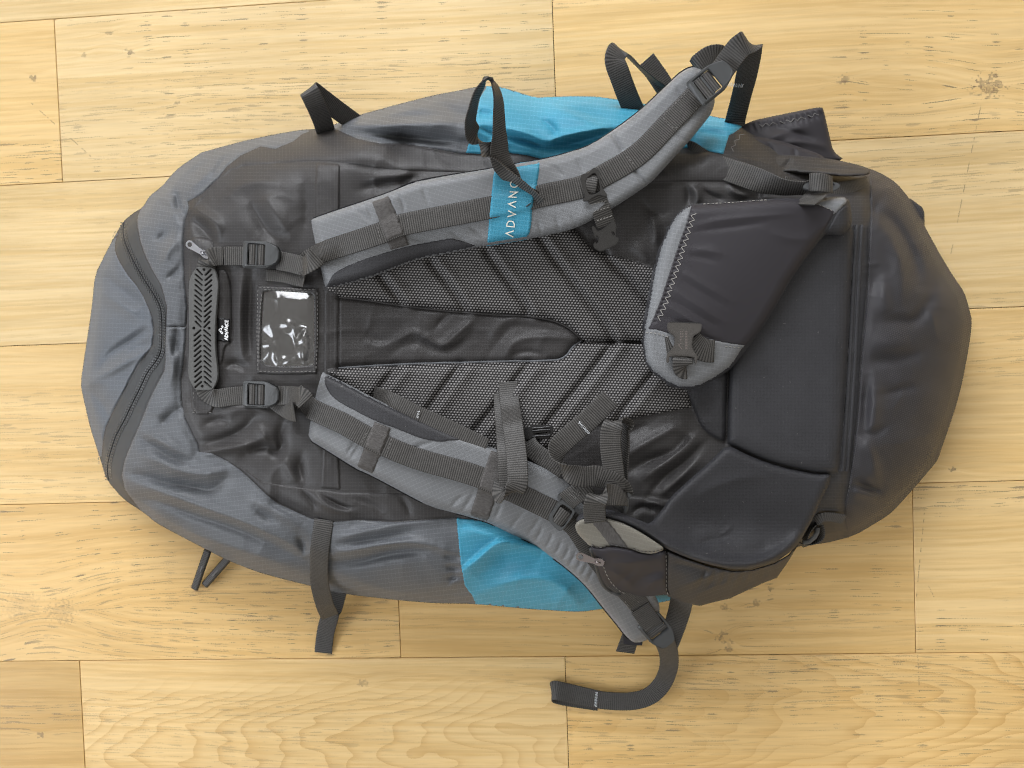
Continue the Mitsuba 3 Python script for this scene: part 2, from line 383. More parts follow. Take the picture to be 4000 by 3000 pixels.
def ribbon(key, ctrl, mat='webbing', w=0.0195, th=0.0014, lift=1.0, label=None, step=0.0022, stamp=False):
    """Webbing along control points (px, py, z or None = on what lies below[, width direction in metres space])."""
    c = [(*q, None)[:4] if len(q) < 4 else q for q in ctrl]
    px, py = A([q[0] for q in c]), A([q[1] for q in c])
    surf = all(q[2] is None for q in c)
    z = A([sample(TOP, q[0], q[1]) + lift * 1e-3 if q[2] is None else q[2] for q in c])
    W3 = P(px, py, z)
    t = np.r_[0, np.cumsum(np.linalg.norm(np.diff(W3, axis=0), axis=1))]
    n = max(6, int(t[-1] / step))
    tt = np.linspace(0, t[-1], n)
    ak = (lambda y: Akima1DInterpolator(t, y)(tt)) if len(t) > 2 else (lambda y: np.interp(tt, t, y))
    if surf:
        qx, qy = ak(px), ak(py)
        tx, ty = np.gradient(qx), np.gradient(qy)
        nn = np.hypot(tx, ty) + 1e-9
        hw = w / S * 0.4
        zz = np.max([sample(TOP, qx - ty / nn * o, qy + tx / nn * o) for o in (-hw, -hw / 2, 0, hw / 2, hw)], 0)
        zz = gaussian_filter1d(np.maximum(zz, gaussian_filter1d(zz, 2)), 1.5, mode='nearest') + lift * 1e-3
        C = P(qx, qy, zz)
    else:
        C = np.stack([ak(W3[:, k]) for k in range(3)], 1)
    C = C - 0
    Tn = np.gradient(C, axis=0)
    Tn /= np.linalg.norm(Tn, axis=1, keepdims=True) + 1e-12
    plan = np.c_[-Tn[:, 1], Tn[:, 0], np.zeros(n)]
    ln = np.linalg.norm(plan, axis=1, keepdims=True)
    plan = plan / np.maximum(ln, 1e-6)
    if any(q[3] is not None for q in c):
        base = np.array([plan[np.argmin(abs(tt - ti))] if q[3] is None else np.array(q[3], float) / np.linalg.norm(q[3]) for q, ti in zip(c, t)])
        Wd = np.stack([np.interp(tt, t, base[:, k]) for k in range(3)], 1)
    else:
        Wd = plan
    Wd = Wd - (Wd * Tn).sum(1, keepdims=True) * Tn
    Wd /= np.linalg.norm(Wd, axis=1, keepdims=True) + 1e-12
    N = np.cross(Tn, Wd)
    h, e = w / 2, th / 2
    prof = [(-h, 0), (-h + e, e), (-h * .5, e), (0, e), (h * .5, e), (h - e, e), (h, 0), (h - e, -e), (h * .5, -e), (0, -e), (-h * .5, -e), (-h + e, -e)]
    m = len(prof)
    V = np.stack([C + a * Wd + b * N for a, b in prof], 1).reshape(-1, 3)
    s = np.r_[0, np.cumsum(np.linalg.norm(np.diff(C, axis=0), axis=1))]
    uv = np.stack([np.stack([s, np.full(n, a + 0.05)], 1) for a, b in prof], 1).reshape(-1, 2)
    i, j = np.meshgrid(np.arange(n - 1), np.arange(m), indexing='ij')
    q = np.stack([i * m + j, i * m + (j + 1) % m, (i + 1) * m + (j + 1) % m, (i + 1) * m + j], -1).reshape(-1, 4)
    F = np.vstack([q[:, [0, 2, 1]], q[:, [0, 3, 2]]])
    for o, fl in ((0, False), ((n - 1) * m, True)):
        cap = np.array([[o, o + k, o + k + 1] for k in range(1, m - 1)])
        F = np.vstack([F, cap[:, ::-1] if fl else cap])
    if stamp:                  # what is laid over this webbing later must clear it
        qx, qy = ak(px), ak(py)
        g = LineString(np.c_[qx, qy]).buffer(w / S * 0.5, cap_style='flat')
        wi = window_of(g, 6)
        m = shapely.contains_xy(g, GXf[wi], GYf[wi])
        _, near = cKDTree(np.c_[qx, qy]).query(np.c_[GXf[wi][m], GYf[wi][m]])
        zr = TOP[wi].copy()
        zr[m] = np.maximum(zr[m], C[near, 2] + th / 2)
        TOP[wi] = zr
    return put(key, (V, F), mat, True, uv, label)

def stack(g, z0, h, b=0.0006):
    """Extruded polygon (metres) with softened edges."""
    parts = []
    for k in range(4):
        a = k / 3 * math.pi / 2
        inset, zz = b * (1 - math.cos(a)), b * (1 - math.sin(a))
        q = g.buffer(-inset)
        for s in getattr(q, 'geoms', [q]):
            if s.area > 1e-9:
                m = trimesh.creation.extrude_polygon(s.simplify(1e-5), h - 2 * zz, engine='earcut')
                m.apply_translation([0, 0, z0 + zz])
                parts.append(m)
    return parts

def px_geom(pts, z, it=1, holes=()):
    w = lambda q, i: P(chaikin(q, i)[:, 0] if i else A(q)[:, 0], chaikin(q, i)[:, 1] if i else A(q)[:, 1], z)[:, :2]
    g = Polygon(w(pts, it)).buffer(0)
    for hh in holes:
        g = g.difference(Polygon(w(hh, 1)).buffer(0))
    return g

def plate(key, pts, mat, z, h, it=1, holes=(), b=0.0006, label=None, tilt=None):
    m = trimesh.util.concatenate(stack(px_geom(pts, z + h, it, holes), z, h, b))
    if tilt is not None:          # (axis x, axis y, degrees) about the centroid
        m.apply_transform(trimesh.transformations.rotation_matrix(math.radians(tilt[2]), [tilt[0], tilt[1], 0], m.bounds.mean(0)))
    return put(key, m, mat, 35, label=label)

def frame(px, py, z, px2, py2, tilt=0.0, roll=0.0):
    """Matrix of a local frame at (px, py, z), its x axis towards (px2, py2), z up."""
    o, q = P(px, py, z), P(px2, py2, z)
    a = math.atan2(*(q - o)[[1, 0]])
    M = trimesh.transformations
    return M.translation_matrix(o) @ M.rotation_matrix(a, [0, 0, 1]) @ M.rotation_matrix(-math.radians(tilt), [0, 1, 0]) @ M.rotation_matrix(math.radians(roll), [1, 0, 0])

def dashes(key, lines, mat='thread_dark', L=9, gap=7, w=2.6, lift=0.5, zig=0, label=None, raster=None, zoff=None):
    """Stitching: a row of short thread lengths lying on the surface."""
    V, F = [], []
    raster = TOP if raster is None else raster
    for ln in lines:
        ls = LineString(spline2(ln, 8) if len(ln) > 2 else A(ln))
        s, k = 2.0, 0
        while s + L < ls.length:
            a, b = A(ls.interpolate(s).coords[0]), A(ls.interpolate(s + L).coords[0])
            e = (b - a) / (np.linalg.norm(b - a) + 1e-9)
            nrm = A([-e[1], e[0]])
            if zig:
                sg = 1 if k % 2 else -1
                a, b = a + nrm * zig * sg, b - nrm * zig * sg
                e = (b - a) / np.linalg.norm(b - a)
                nrm = A([-e[1], e[0]])
            q = np.array([a - nrm * w / 2, a + nrm * w / 2, b + nrm * w / 2, b - nrm * w / 2])
            z = sample(raster, q[:, 0], q[:, 1]) if zoff is None else np.full(4, zoff)
            o = len(V) * 8
            V.append(np.vstack([P(q[:, 0], q[:, 1], z + lift * 1e-3), P(q[:, 0], q[:, 1], z - 0.0004)]))
            F.append(np.array([[0, 2, 1], [0, 3, 2], [0, 1, 5], [0, 5, 4], [1, 2, 6], [1, 6, 5], [2, 3, 7], [2, 7, 6], [3, 0, 4], [3, 4, 7]]) + o)
            s += L + (0 if zig else gap)
            k += 1
    return put(key, (np.vstack(V), np.vstack(F)), mat, False, label=label, kind='stuff')

def tube(pts, r, sides=8):
    p = A(pts)
    t = np.gradient(p, axis=0)
    t /= np.linalg.norm(t, axis=1, keepdims=True) + 1e-12
    a = np.cross(t, np.where(np.abs(t[:, 2:]) < 0.9, [0, 0, 1.0], [1.0, 0, 0]))
    a /= np.linalg.norm(a, axis=1, keepdims=True) + 1e-12
    b, ang = np.cross(t, a), np.arange(sides) * 2 * np.pi / sides
    v = p[:, None] + r * (np.cos(ang)[None, :, None] * a[:, None] + np.sin(ang)[None, :, None] * b[:, None])
    i, j = np.meshgrid(np.arange(len(p) - 1), np.arange(sides), indexing='ij')
    q = np.stack([i * sides + j, i * sides + (j + 1) % sides, (i + 1) * sides + (j + 1) % sides, (i + 1) * sides + j], -1).reshape(-1, 4)
    n = len(p) * sides
    caps = [[0, k + 1, k] for k in range(1, sides - 1)] + [[n - sides, n - sides + k, n - sides + k + 1] for k in range(1, sides - 1)]
    return trimesh.Trimesh(v.reshape(-1, 3), np.vstack([q[:, [0, 1, 2]], q[:, [0, 2, 3]], caps]), process=False)

def cord(key, line, r=0.0011, mat='nylon_black', lift=0.3, label=None):
    """A bound seam or piping lying on the surface."""
    q = spline2(line, 10) if len(line) > 2 else np.linspace(line[0], line[1], 20)
    z = gaussian_filter1d(sample(TOP, q[:, 0], q[:, 1]), 1.5) + lift * 1e-3
    m = tube(P(q[:, 0], q[:, 1], z), r)
    return put(key, m, mat, True, uv=np.c_[m.vertices[:, 0], m.vertices[:, 1]], label=label)

# ------------------------------------------------------------------ floor: oak planks
labels['floor'] = {'kind': 'structure', 'label': 'pale oiled oak plank floor'}
b = trimesh.creation.box([4.4, 3.4, 0.01]); b.apply_translation([0, 0, -0.017])
scene['floor'] = mikit.ply(b, 'gap')
W0, Y0 = 0.19593, 0.42781
rows = {-4: [-.9, .4], -3: [-0.3, .9], -2: [-1.2, .2], -1: [-.75, .66], 0: [-0.6154, -0.0145], 1: [-1.15, 0.62], 2: [-1.0, 1.05], 3: [-0.2226, 0.3764], 4: [-0.6258, -0.0258], 5: [-.4, .5], 6: [-1.1, .1], 7: [-.6, .8]}
plank_id = 0
# tone of each plank in view: 0 pale, 1 honey, 2 dark honey, 3 warm; +4 = flame-grained board
TONE = {(-1, 1): 0, (-1, 0): 0, (0, 0): 3, (0, 1): 0, (0, 2): 3, (1, 0): 0, (1, 1): 0, (1, 2): 3, (2, 0): 0, (2, 1): 3, (3, 0): 1, (3, 1): 1, (3, 2): 3, (4, 0): 2, (4, 1): 7, (4, 2): 5}
for r, joints in rows.items():
    y1 = Y0 - r * W0
    y0 = y1 - W0
    xs = [-2.2] + joints + [2.2]
    for x0, x1 in zip(xs[:-1], xs[1:]):
        g, c = 0.00035, 0.0005
        a = np.array([[x0 + g, y0 + g], [x1 - g, y0 + g], [x1 - g, y1 - g], [x0 + g, y1 - g]])
        i = np.array([[1, 1], [-1, 1], [-1, -1], [1, -1]]) * c
        v = np.vstack([np.c_[a, np.full(4, -0.012)], np.c_[a, np.full(4, -c)], np.c_[a + i, np.zeros(4)]])
        f = [[8, 9, 10], [8, 10, 11]]
        for k in range(4):
            n = (k + 1) % 4
            f += [[k, n, 4 + n], [k, 4 + n, 4 + k], [4 + k, 4 + n, 8 + n], [4 + k, 8 + n, 8 + k]]
        v2 = v[np.array(f).ravel()]
        uv = np.c_[v2[:, 0] + 5 + 10 * plank_id, v2[:, 1] - y0 + TONE.get((r, xs.index(x0)), plank_id * 7 % 4 + 4 * (plank_id % 3 == 0))]
        put('floor__plank', (v2, np.arange(len(v2)).reshape(-1, 3)), 'wood', False, uv)
        plank_id += 1


# ------------------------------------------------------------------ the pack: its outline on the floor and the height of its cloth
BODY_PTS = [(359,1200),(370,1074),(417,980),(460,900),(486,860),(522,831),(558,810),(583,766),(634,727),(670,683),(703,651),(779,600),(790,594),(952,550),(1073,524),(1181,506),(1231,504),(1313,485),(1390,452),(1543,410),(1700,370),(1800,352),(1866,337),(1939,336),(2000,352),(2087,381),(2160,378),(2242,375),(2333,377),(2445,393),(2600,420),(2770,452),(2886,472),(2930,492),(3100,565),(3255,618),(3318,640),(3401,659),(3452,682),(3503,715),(3550,772),(3585,830),(3611,881),(3640,935),(3676,1000),(3725,1080),(3767,1141),(3785,1200),(3797,1253),(3792,1307),(3780,1385),(3767,1452),(3754,1514),(3731,1600),(3676,1759),(3665,1792),(3651,1813),(3570,1908),(3485,2001),(3448,2027),(3336,2094),(3217,2124),(3123,2128),(3040,2190),(2960,2260),(2800,2320),(2625,2344),(2574,2355),(2354,2378),(2267,2391),(2160,2385),(2050,2378),(1855,2359),(1700,2357),(1557,2345),(1343,2321),(1206,2287),(1100,2261),(1000,2233),(886,2188),(712,2098),(611,2044),(568,2007),(481,1950),(416,1874),(394,1801),(352,1670),(327,1562),(314,1500),(334,1363)]
BODY = poly(BODY_PTS, 1)
inside = shapely.contains_xy(BODY, GXf, GYf)
edt = distance_transform_edt(inside) * RES
ZE = 0.038
rad = np.interp(GXf, [300, 900, 1400, 2900, 3350, 3800], [430, 360, 170, 190, 320, 360]) * (1 - np.clip((GYf - 1200) / 400, 0, 1)) + np.interp(GXf, [300, 900, 1500, 3000, 3350, 3800], [430, 390, 330, 320, 330, 360]) * np.clip((GYf - 1200) / 400, 0, 1)
tt = np.clip(edt / rad, 0, 1)
top_h = np.interp(GXf, [300, 800, 1300, 2200, 3000, 3400, 3800], [.118, .132, .146, .150, .146, .140, .125])
def smooth1(x, a, b):
    t = np.clip((x - a) / (b - a), 0, 1)
    return t * t * (3 - 2 * t)
TOP = ZE + (top_h - ZE) * np.sqrt(1 - (1 - tt) ** 2)
TOP -= 0.014 * np.exp(-((GYf - 1345) / 250) ** 2) * smooth1(GXf, 1150, 1500) * (1 - smooth1(GXf, 2500, 2900))
TOP = gaussian_filter(TOP, 6)
TOP = np.where(inside, TOP, ZE)
TOP = np.where(edt < 30, ZE + (TOP - ZE) * np.sqrt(np.clip(edt / 30, 0, 1)) * 1.0, TOP)

def puff(pts, amp, R, it=1):
    g = poly(pts, it) if not isinstance(pts, Polygon) else pts
    w = window_of(g, 6)
    m = shapely.contains_xy(g, GXf[w], GYf[w])
    d = edge_dist(np.c_[GXf[w][m], GYf[w][m]], g)
    t = np.clip(d / R, 0, 1)
    z = TOP[w].copy()
    z[m] += amp * 1e-3 * np.sqrt(1 - (1 - t) ** 2)
    TOP[w] = z

# seam lines of the pack, read off the photograph
BAND_UP = [(735,788),(793,755),(829,719),(856,693),(886,651),(940,609),(1019,573),(1073,583),(1145,554),(1181,525),(1231,507),(1318,509),(1398,544),(1488,562),(1579,562),(1687,580),(1800,601),(1881,603),(1960,594),(2062,605),(2116,621),(2300,610),(2500,590),(2701,576),(2828,603),(2930,612),(3090,650),(3253,690),(3394,690)]
BAND_LO = [(724,860),(800,770),(862,700),(905,668),(951,650),(1000,645),(1108,638),(1231,630),(1344,638),(1470,659),(1615,670),(1815,676),(2100,700),(2300,706),(2545,714),(2725,711),(2852,713),(3000,720),(3150,735),(3300,728),(3392,722)]
LOW_UP = [(770,1759),(880,1790),(960,1830),(1030,1880),(1100,1892),(1181,1904),(1260,1911),(1344,1922),(1542,1925),(1800,1932),(2200,1936),(2469,1937),(2614,1950),(2900,1962),(3100,1975),(3300,1990)]
LOW_LO = [(779,1764),(831,1770),(889,1799),(940,1835),(980,1871),(1040,1929),(1083,1965),(1156,1998),(1224,2027),(1307,2037),(1398,2030),(1542,2039),(1687,2028),(1778,2019),(1950,2030),(2300,2060),(2600,2080),(2900,2090),(3120,2090),(3297,2027)]
COLLAR = [(735,788),(739,813),(724,860),(717,925),(719,1009),(721,1088),(732,1200),(728,1276),(724,1345),(717,1424),(708,1482),(710,1562),(724,1634),(750,1688),(775,1735),(779,1764)]
ZIP_L = [(500,800),(468,889),(460,918),(451,947),(450,980),(468,1023),(500,1074),(533,1114),(558,1153),(580,1200),(596,1243),(601,1276),(598,1341),(583,1370),(536,1431),(500,1500),(460,1573),(431,1630),(413,1670),(403,1724),(397,1800),(419,1874),(470,1960)]
ZIP_R = [(560,790),(536,846),(536,882),(547,940),(565,994),(594,1056),(630,1117),(652,1200),(648,1265),(643,1345),(647,1403),(641,1450),(612,1504),(583,1562),(558,1627),(525,1706),(500,1761),(486,1800),(475,1855),(488,1917),(517,1953),(575,2030)]
ZIP_C = [(520,815),(488,860),(481,900),(489,947),(507,991),(533,1041),(565,1095),(598,1146),(622,1190),(631,1236),(632,1327),(628,1370),(605,1417),(573,1460),(544,1522),(515,1580),(486,1641),(460,1688),(439,1742),(424,1798),(421,1852),(434,1895),(463,1931),(520,1985)]
BASE_L = [(3394,640),(3394,675),(3398,715),(3398,762),(3401,827),(3394,906),(3391,1000),(3385,1145),(3376,1253),(3365,1362),(3358,1470),(3351,1600),(3336,1727),(3322,1835),(3315,1900),(3300,1962),(3297,2027),(3304,2070),(3330,2110)]
CHANNEL = [(1323,1159),(1417,1170),(1562,1192),(1742,1213),(1923,1228),(2045,1233),(2153,1250),(2207,1271),(2244,1297),(2273,1331),(2244,1350),(2207,1394),(2171,1407),(2081,1411),(1996,1411),(1900,1414),(1634,1421),(1323,1438)]
MESH_UP = [(1265,1132),(1323,1159),(1417,1170),(1562,1192),(1742,1213),(1923,1228),(2045,1233),(2153,1250),(2207,1271),(2244,1297),(2273,1333),(2400,1335),(2700,1337),(2700,1090),(2555,1046),(2442,1009),(2316,976),(2255,905),(2150,850),(1950,880),(1700,930),(1450,1010),(1280,1085)]
MESH_LO = [(1265,1448),(1323,1438),(1634,1421),(1900,1414),(2081,1411),(2171,1407),(2207,1394),(2244,1350),(2273,1333),(2400,1337),(2700,1339),(2710,1480),(2690,1530),(2703,1592),(2581,1616),(2444,1639),(2330,1655),(2230,1700),(2130,1770),(2000,1800),(1800,1720),(1550,1620),(1380,1530)]
GROOVES = [[(1482,1072),(1565,1176)],[(1681,1022),(1750,1110),(1815,1205)],[(1900,983),(1922,1011),(1972,1080),(2045,1181),(2063,1217)],[(2080,890),(2113,933),(2171,1016),(2240,1106),(2316,1203),(2359,1260),(2392,1325)],[(2330,950),(2363,994),(2440,1075),(2515,1160),(2560,1220)],
           [(1547,1441),(1460,1552)],[(1800,1430),(1735,1515),(1674,1600)],[(2066,1425),(2000,1505),(1941,1581),(1843,1700)],[(2392,1345),(2334,1423),(2252,1523),(2140,1655),(2090,1715)],[(2600,1410),(2545,1472),(2443,1593),(2416,1632)]]
LUMBAR = [(3336,876),(3329,1000),(3318,1217),(3311,1362),(3297,1600),(3278,1817),(3271,1848),(3187,1845),(3079,1823),(2988,1798),(2916,1769),(2840,1733),(2838,1724),(2841,1562),(2848,1450),(2900,1200),(3050,950),(3200,876)]
TAB = [(2640,1440),(2845,1440),(2840,1562),(2837,1726),(2798,1717),(2762,1695),(2733,1663),(2707,1598),(2678,1524)]

GUPLO = gaussian_filter(1.0 * shapely.contains_xy(Polygon([(200,300),(3000,300),(2900,600),(1400,545),(1000,560),(740,790),(720,1275),(700,1560),(780,1764),(1060,1930),(1300,2035),(2700,2060),(2700,2450),(200,2450)]), GXf, GYf), 3)
# large forms
puff(MESH_UP, 6, 45); puff(MESH_LO, 6, 45)
puff(LUMBAR, 9, 60); puff(TAB, 5, 40)
CF = []
CF += [(-14, 62, BAND_UP[14:24], 'g'), (-6, 40, BAND_UP[6:15], 'g'), (-4, 40, LOW_LO[6:14], 'g')]
CF += [(-1.5, 16, BAND_LO[4:18], 'g'), (-1.2, 14, LOW_UP[4:13], 'g'), (-3, 20, COLLAR, 'g'), (-4, 22, BASE_L, 'g')]
CF += [(-6.0, 17, g, 'g') for g in GROOVES] + [(3.0, 28, [(x + 34, y + 8) for x, y in g], 'g') for g in GROOVES]
CF += [(-4, 10, [(2273,1335),(2700,1337)], 'g'), (-3, 12, CHANNEL[:10], 'g'), (-3.5, 14, CHANNEL[9:], 'g'), (-3, 10, [(2846,1440),(2841,1562),(2838,1726)], 'g')]
# folds of the grey lid and the lower side
CF += [(-6, 26, [(546,1711),(607,1747),(662,1780),(734,1805)]), (4, 26, [(560,1690),(620,1722),(690,1760),(760,1790)]), (5, 26, [(540,1770),(620,1800),(700,1835),(790,1850),(900,1830)]),
       (-7, 24, [(502,1852),(571,1863),(662,1888),(727,1898),(806,1912),(880,1870)]), (7, 34, [(500,1872),(590,1905),(662,1935),(760,1972),(915,2028),(1100,2112),(1203,2165)]),
       (-8, 26, [(535,1952),(625,1958),(770,2012),(915,2060),(1100,2140),(1200,2190)]), (5, 30, [(600,2010),(662,2062),(842,2119),(1000,2170),(1180,2235)]),
       (-4, 18, [(1000,1990),(1060,2030),(1073,2035)]), (-5, 20, [(1170,2090),(1178,2120),(1200,2170)]), (4, 24, [(1000,1960),(1100,2010),(1180,2060)]),
       (6, 24, [(1289,2165),(1398,2143),(1542,2122),(1687,2132),(1770,2165)]), (-8, 26, [(1289,2186),(1398,2192),(1542,2160),(1700,2148)]), (4, 22, [(1325,2106),(1470,2066),(1615,2044),(1740,2042)]), (-4, 18, [(1330,2125),(1450,2110),(1600,2085)]),
       (4, 34, [(1300,2240),(1450,2290),(1542,2320),(1650,2320),(1760,2290)]), (-4, 26, [(1600,2330),(1720,2318),(1840,2310)]),
       (-4, 16, [(1730,2170),(1800,2180)]), (-4, 14, [(1740,2215),(1800,2222)]), (-4, 14, [(1745,2260),(1810,2250)]),
       (-3, 16, [(609,788),(650,805),(688,835)]), (-7, 20, [(695,745),(696,790),(712,830)]), (4, 24, [(660,760),(670,810),(690,850)]), (-5, 22, [(670,900),(630,930),(609,958)]), (-4, 18, [(650,1090),(690,1060),(700,1040)]), (4, 22, [(690,940),(660,980),(640,1030)]),
       (4, 20, [(648,1300),(665,1360),(675,1430),(665,1490)]), (-4, 16, [(690,1270),(688,1340),(670,1400)]), (-5, 22, [(630,1660),(680,1610),(715,1590)]), (-3, 16, [(830,680),(870,630),(900,600)]), (-4, 22, [(720,700),(790,640),(860,600)]), (3, 22, [(740,740),(800,690),(850,640)])]
# end panel
CF += [(-5, 26, [(375,1078),(430,1095),(500,1150),(560,1200)]), (5, 30, [(370,1130),(440,1170),(540,1240)]), (-6, 22, [(590,1280),(530,1320),(450,1370),(390,1440)]), (-4, 14, [(595,1345),(550,1350),(500,1385)]), (5, 24, [(590,1380),(520,1400),(430,1450),(330,1500)]), (-4, 30, [(330,1520),(400,1580),(430,1660)])]
# upper side and upper pocket
CF += [(6, 26, [(1311,500),(1440,488),(1560,487),(1651,484),(1800,482)]), (-8, 26, [(1320,512),(1480,528),(1640,545),(1800,575)]), (-8, 34, [(1640,382),(1720,410),(1800,445),(1850,450)]), (5, 30, [(1400,470),(1560,430),(1700,400)]), (-5, 20, [(1480,462),(1600,452),(1740,452)]),
       (7, 18, [(2087,381),(2200,430),(2290,465),(2372,505)], 'c'), (5, 22, [(2195,417),(2260,402),(2330,386)]), (-5, 26, [(2250,430),(2350,455),(2440,470)]), (-8, 16, [(1960,522),(2050,546),(2134,574),(2240,560),(2400,508)]), (7, 18, [(1965,500),(2050,520),(2110,548),(2150,555)]), (6, 16, [(2134,560),(2200,530),(2300,510),(2400,495)]), (-5, 16, [(2110,470),(2150,490),(2180,540)]), (5, 20, [(1900,560),(2000,562),(2100,590)]), (-5, 20, [(1870,430),(1900,445),(1930,440)]), (-4, 16, [(1870,500),(1960,530)]),
       (-5, 18, [(2730,515),(2790,520),(2850,540)]), (4, 16, [(2750,490),(2830,500),(2900,510)])]
# lower pocket
CF += [(10, 26, [(1790,2250),(1860,2190),(1978,2118),(2080,2140),(2130,2152)], 'c'), (6, 36, [(1800,2060),(1900,2090),(2000,2120)]), (-7, 50, [(1850,2260),(1980,2180),(2120,2200)]), (9, 34, [(1870,2320),(2000,2272),(2120,2262),(2200,2300),(2260,2380)]), (-6, 24, [(1880,2335),(2000,2340),(2120,2352)]), (4, 26, [(2160,2390),(2200,2330),(2230,2290)]), (-3, 20, [(2262,2388),(2300,2340),(2340,2330)])]
# black cloth round the handle
CF += [(9, 26, [(732,802),(790,835),(837,868),(850,920)]), (-9, 30, [(745,850),(790,890),(830,935),(860,945)]), (-8, 34, [(975,780),(1010,850),(1060,920),(1090,950)]), (6, 36, [(1030,760),(1080,840),(1130,910)]), (-5, 30, [(1180,700),(1200,800),(1190,900)]), (5, 30, [(900,760),(960,720),(1100,720)]),
       (7, 20, [(945,1055),(938,1150),(936,1280),(950,1400)]), (-7, 22, [(985,1060),(978,1180),(975,1300),(985,1400)]), (-6, 20, [(900,1060),(905,1200),(905,1330)]), (-6, 20, [(880,1440),(920,1420),(960,1450)]),
       (8, 20, [(795,1763),(880,1752),(960,1740),(1027,1712)]), (-10, 24, [(960,1770),(1040,1745),(1090,1760),(1095,1690),(1110,1640)]), (-7, 22, [(780,1730),(850,1720),(930,1690),(1000,1620)]), (5, 24, [(860,1620),(920,1600),(1000,1600),(1080,1620)]), (-6, 22, [(1180,1780),(1170,1830),(1190,1880)]), (5, 24, [(1100,1790),(1140,1850),(1160,1890)]), (-5, 18, [(800,1660),(850,1640),(900,1650)]), (5, 22, [(1000,1660),(1030,1700),(1060,1760)])]
# lower band's crumples
CF += [(-5, 10, [(1180,1915),(1205,1945),(1225,1970),(1230,1990)]), (-5, 10, [(1260,1935),(1300,1960),(1340,1978),(1385,1985)]), (4, 14, [(1230,1930),(1290,1985),(1380,2000)]), (-4, 16, [(1370,1945),(1440,1965),(1500,2010)]), (-3, 14, [(1560,1940),(1590,1980),(1600,2020)])]
# centre channel
CF += [(2.5, 24, [(1330,1230),(1450,1240),(1580,1245),(1700,1270)]), (-4, 26, [(1420,1300),(1500,1330),(1560,1310)]), (4, 20, [(1440,1340),(1500,1350),(1540,1330),(1600,1300),(1720,1345),(1750,1345),(1830,1290)]), (-3, 22, [(1520,1390),(1620,1340),(1730,1372),(1840,1310)]), (5, 18, [(1730,1350),(1790,1300),(1850,1250)]), (-4, 16, [(1700,1280),(1740,1240),(1760,1225)]), (3.5, 18, [(1975,1400),(2010,1340),(2070,1320),(2180,1318),(2260,1332)]), (-2.5, 20, [(1900,1400),(1950,1330),(2010,1275),(2100,1280),(2200,1300)]), (2.5, 20, [(1920,1320),(1980,1250),(2080,1245)]), (-4, 16, [(1990,1395),(2060,1375),(2140,1395)])]
# black cloth beside the straps
CF += [(-5, 26, [(1400,740),(1500,720),(1600,700)]), (4, 22, [(1440,700),(1530,690),(1620,680)]), (-5, 20, [(1560,730),(1600,700),(1640,690)]),
       (4, 24, [(2460,960),(2500,980),(2530,1030)]), (5, 20, [(2540,840),(2560,900),(2560,960)]), (-4, 20, [(2500,770),(2540,820),(2600,830)]), (-5, 16, [(2670,730),(2690,760),(2680,800)]), (5, 16, [(2700,730),(2725,760),(2720,800)]), (-5, 14, [(2740,735),(2770,760),(2830,780)]), (6, 16, [(2850,720),(2870,750),(2930,760)]), (-5, 14, [(2950,725),(2965,755),(2960,780)]),
       (6, 22, [(2420,1800),(2500,1745),(2600,1690),(2660,1660)]), (-8, 24, [(2440,1850),(2530,1800),(2620,1770),(2690,1690)]), (7, 22, [(2500,1880),(2580,1820),(2680,1740),(2720,1700)]), (-7, 20, [(2540,1930),(2600,1860),(2680,1800),(2760,1720)]), (5, 18, [(2580,1930),(2640,1880),(2720,1800)]), (-5, 20, [(2380,1740),(2440,1700),(2540,1650)]), (-5, 14, [(2470,2010),(2510,1980),(2560,2000)]), (4, 14, [(2520,1970),(2560,1965),(2600,1985)])]
# base
CF += [(*f, 's') for f in [(-9, 26, [(3423,823),(3488,870),(3535,942),(3564,1000),(3582,1060),(3590,1110)]), (7, 34, [(3430,890),(3480,930),(3510,1010),(3520,1120),(3515,1210)]), (-7, 26, [(3440,1256),(3500,1252),(3560,1255),(3620,1190),(3640,1130)]), (-5, 30, [(3416,1030),(3420,1090),(3415,1160)]), (6, 30, [(3450,1100),(3460,1200),(3470,1225)]), (-6, 24, [(3395,1420),(3450,1405),(3510,1400),(3600,1380)]), (5, 36, [(3400,1330),(3470,1340),(3560,1330)]), (-6, 18, [(3392,1450),(3385,1540),(3380,1640),(3372,1720)]), (5, 26, [(3420,1500),(3415,1600),(3400,1700)]), (-5, 22, [(3440,1540),(3520,1520),(3580,1510)]),
       (-9, 22, [(3345,1860),(3370,1895),(3412,1912),(3440,1905)]), (7, 18, [(3330,1920),(3390,1930),(3434,1950)]), (5, 22, [(3370,1720),(3400,1770),(3420,1850),(3425,1890)]), (-4, 18, [(3360,1700),(3420,1690),(3470,1660)]), (-6, 24, [(3410,850),(3430,790),(3470,760)]), (-4, 14, [(3398,718),(3450,712),(3503,716)])]]
TOP += folds_at(GXf, GYf, CF) * np.clip(edt / 35, 0, 1) * (1.0 + 0.75 * GUPLO)
pts3 = np.stack([GXf / 110, GYf / 110, np.zeros_like(GXf)], -1)
soft = gaussian_filter((inside & ~shapely.contains_xy(Polygon(MESH_UP).union(Polygon(MESH_LO)).union(Polygon(LUMBAR)), GXf, GYf)).astype(float), 8)
wob = np.stack([meshkit.fbm(pts3 * .7, 2, 41), meshkit.fbm(pts3 * .7, 2, 43), np.zeros_like(GXf)], -1) * 1.6
rg = lambda q, sd: (1 - np.abs(2 * meshkit.noise(q, sd) - 1)) ** 2
wr = (meshkit.fbm(pts3 * .7, 2, 3) - 0.5) * 0.0034 + rg(pts3 * [.75, .95, 1] + wob, 9) * 0.0017 + rg(pts3 * [1.7, 2.0, 1] + wob * 1.7, 15) * 0.0005
TOP += wr * soft * np.clip(edt / 70, 0, 1)
BODYZ = TOP.copy()

